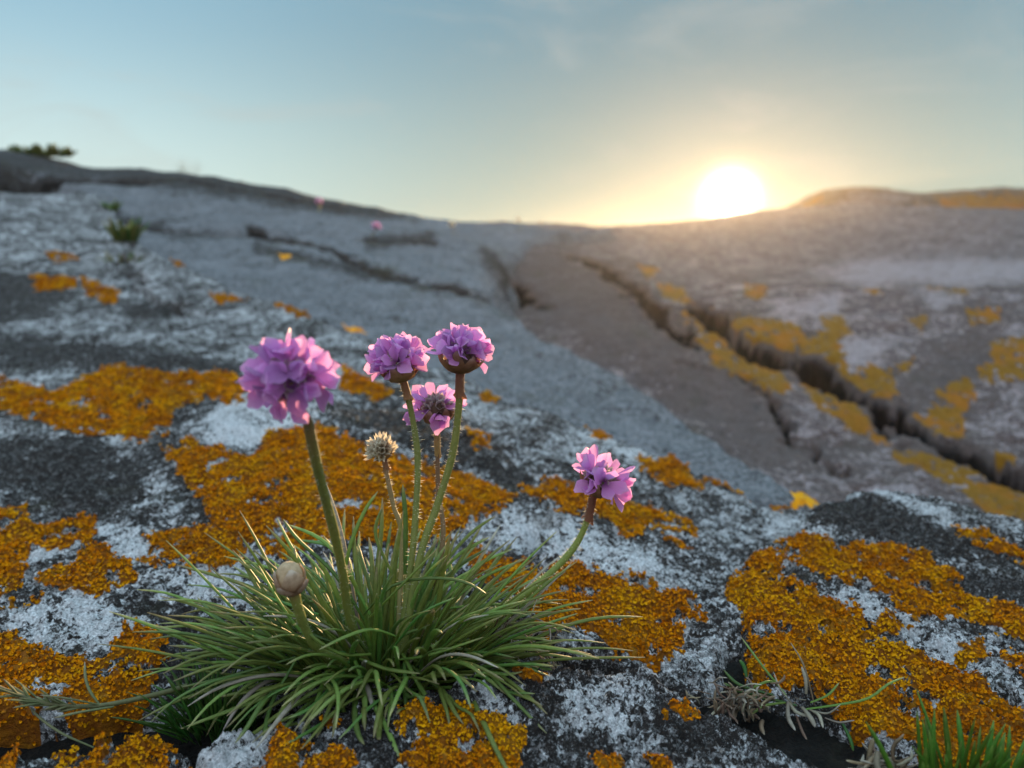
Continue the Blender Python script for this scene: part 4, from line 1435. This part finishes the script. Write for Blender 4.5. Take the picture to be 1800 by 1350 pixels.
# ------------------------------------------------------------------ plants farther up the rock
def surf_at(nme, px, py):
    X, Y, Z = SURF[nme]
    qx, qy = project(X[::3, ::3], Y[::3, ::3], Z[::3, ::3])
    k = int(np.argmin((qx - px) ** 2 + (qy - py) ** 2))
    return np.array([X[::3, ::3].ravel()[k], Y[::3, ::3].ravel()[k], Z[::3, ::3].ravel()[k]])


FAR = 'small plants rooted in cracks up the slope'
s1 = surf_at('bedrock_slab', 222, 425)
tuft('crack_plant', 'small yellow green tuft in the crack high on the slab', 'plant', s1, 60, (.018, .012), (.018, .045), (.0012, .0024), ['cushion', 'leaf_dark', 'cushion'], seed=31, group=FAR)
s2 = surf_at('bedrock_slab', 222, 482)
tuft('crack_plant', 'brownish dry tuft in the crack below the yellow green one', 'plant', s2, 56, (.020, .012), (.015, .038), (.001, .002), ['dry', 'leaf_dark', 'pale_dry', 'cushion'], seed=32, group=FAR)
s3 = surf_at('bedrock_slab', 660, 590)
tuft('crack_plant', 'pale grassy tuft with thin spikes where the two slabs meet', 'plant', s3, 60, (.012, .007), (.010, .026), (.0006, .0011), ['leaf', 'straw', 'pale_dry'], seed=33, group=FAR)
s4 = surf_at('bedrock_slope', 68, 274)
tuft('cushion_plant', 'rounded yellow green cushion plant on the skyline', 'plant', s4, 170, (.075, .03), (.015, .034), (.002, .004), ['cushion', 'cushion', 'leaf_dark'], e=(30, 90), seed=34)
s5 = surf_at('bedrock_slope', 340, 312)
tuft('grass_wisp', 'wispy dry grass standing against the sky on the skyline', 'grass', s5, 16, (.02, .01), (.03, .06), (.0003, .0006), ['pale_dry', 'straw'], e=(65, 95), seed=35, partname='blade')
s6 = surf_at('bedrock_slab', 228, 330)
tuft('crack_plant', 'dark green tuft just under the dark rim of the slope', 'plant', s6, 26, (.015, .01), (.012, .022), (.0012, .002), ['leaf_dark', 'leaf'], seed=36, group=FAR)


def far_flower(px, py, stem_len, size, nme, label, mat='petal', dry=False, seed=0):
    random.seed(seed)
    p = surf_at(nme, px, py)
    t = empty('distant_flower', p)
    tag(t, label, 'flower', 'flowers scattered up the slope')
    top = p + np.array([random.gauss(0, .006), 0, stem_len])
    part('stem', tube(catmull([p - np.array([0, 0, .004]), (p + top) / 2 + np.array([.003, 0, 0]), top], 8), np.full(8, .0011), 5), 'stem_red', t, p)
    v, f, a_ = join([ball(.004 * size, .0035 * size)] + cone_set(fib_dirs(16, 0, 1.5), .002 * size, .008 * size, .0008 * size, .0035 * size))
    h = mesh_np('flower_head', v, f, 'spent' if dry else 'calyx', parent=t, attrs={'along': a_})
    h.location = Vector(top - p)
    if not dry:
        for d in fib_dirs(9, .3, 1.5):
            for k in range(3):
                inst('petal', random.choice(PETALS), h, frame(d, k * 2.1) @ Matrix.Translation((0, 0, .004 * size)) @ Matrix.Rotation(-.8, 4, 'Y') @ Matrix.Scale(.0085 * size, 4))


far_flower(662, 418, .022, 1.25, 'bedrock_slope', 'bright pink flower on the bare grey slope below the skyline', seed=1)
far_flower(652, 414, .018, 0.95, 'bedrock_slope', 'smaller pink flower touching the bright pink one on the grey slope', seed=2)
far_flower(793, 412, .022, 1.0, 'bedrock_slope', 'pale cream flower head on the slope right of the pink pair', dry=True, seed=3)
far_flower(803, 414, .026, 0.9, 'bedrock_slope', 'second pale cream flower head, nearer the low dip in the skyline', dry=True, seed=4)
far_flower(912, 401, .026, 0.8, 'bedrock_slope', 'faded flower head breaking the skyline left of the low dip', dry=True, seed=5)
far_flower(952, 404, .020, 0.7, 'bedrock_slope', 'tiny faded flower head on the skyline in the low dip', dry=True, seed=6)
far_flower(1046, 402, .022, 0.8, 'bedrock_slope', 'faded flower head on the skyline on the sun side of the dip', dry=True, seed=7)
far_flower(560, 372, .022, 0.8, 'bedrock_slope', 'small pink flower against the dark rim of the slope', seed=8)
far_flower(214, 312, .020, 1.0, 'bedrock_slope', 'reddish flower head on the dark rim, first of three', dry=True, seed=9)
far_flower(234, 318, .026, 1.0, 'bedrock_slope', 'reddish flower head on the dark rim, between two others', dry=True, seed=10)
far_flower(258, 322, .028, 0.9, 'bedrock_slope', 'taller straw coloured flower head ending the row of three on the dark rim', dry=True, seed=11)
far_flower(418, 345, .030, 0.9, 'bedrock_slope', 'lone straw coloured flower head standing midway along the dark rim', dry=True, seed=12)


# ------------------------------------------------------------------ added volume imitating the warm glare round the sun
HX, HZ0, HZ1 = 3200.0, -6.0, 0.62
hv = [(sx * HX, sy * HX, z_) for z_ in (HZ0, HZ1) for sx, sy in ((-1, -1), (1, -1), (1, 1), (-1, 1))]
hf = [(0, 3, 2, 1), (4, 5, 6, 7), (0, 1, 5, 4), (1, 2, 6, 5), (2, 3, 7, 6), (3, 0, 4, 7)]
hm = bpy.data.materials.new('glare_volume')
hm.use_nodes = True
ht = hm.node_tree
ht.nodes.clear()
ho = ht.nodes.new('ShaderNodeOutputMaterial')
pv = ht.nodes.new('ShaderNodeVolumePrincipled')
pv.inputs['Color'].default_value = (0.98, 0.90, 0.80, 1)
pv.inputs['Density'].default_value = 0.0036
pv.inputs['Anisotropy'].default_value = 0.81
ht.links.new(pv.outputs[0], ho.inputs['Volume'])
MAT['glare_volume'] = hm
hz = mesh_np('glare_volume', hv, hf, 'glare_volume', smooth_sh=False)
tag(hz, kind='stuff')
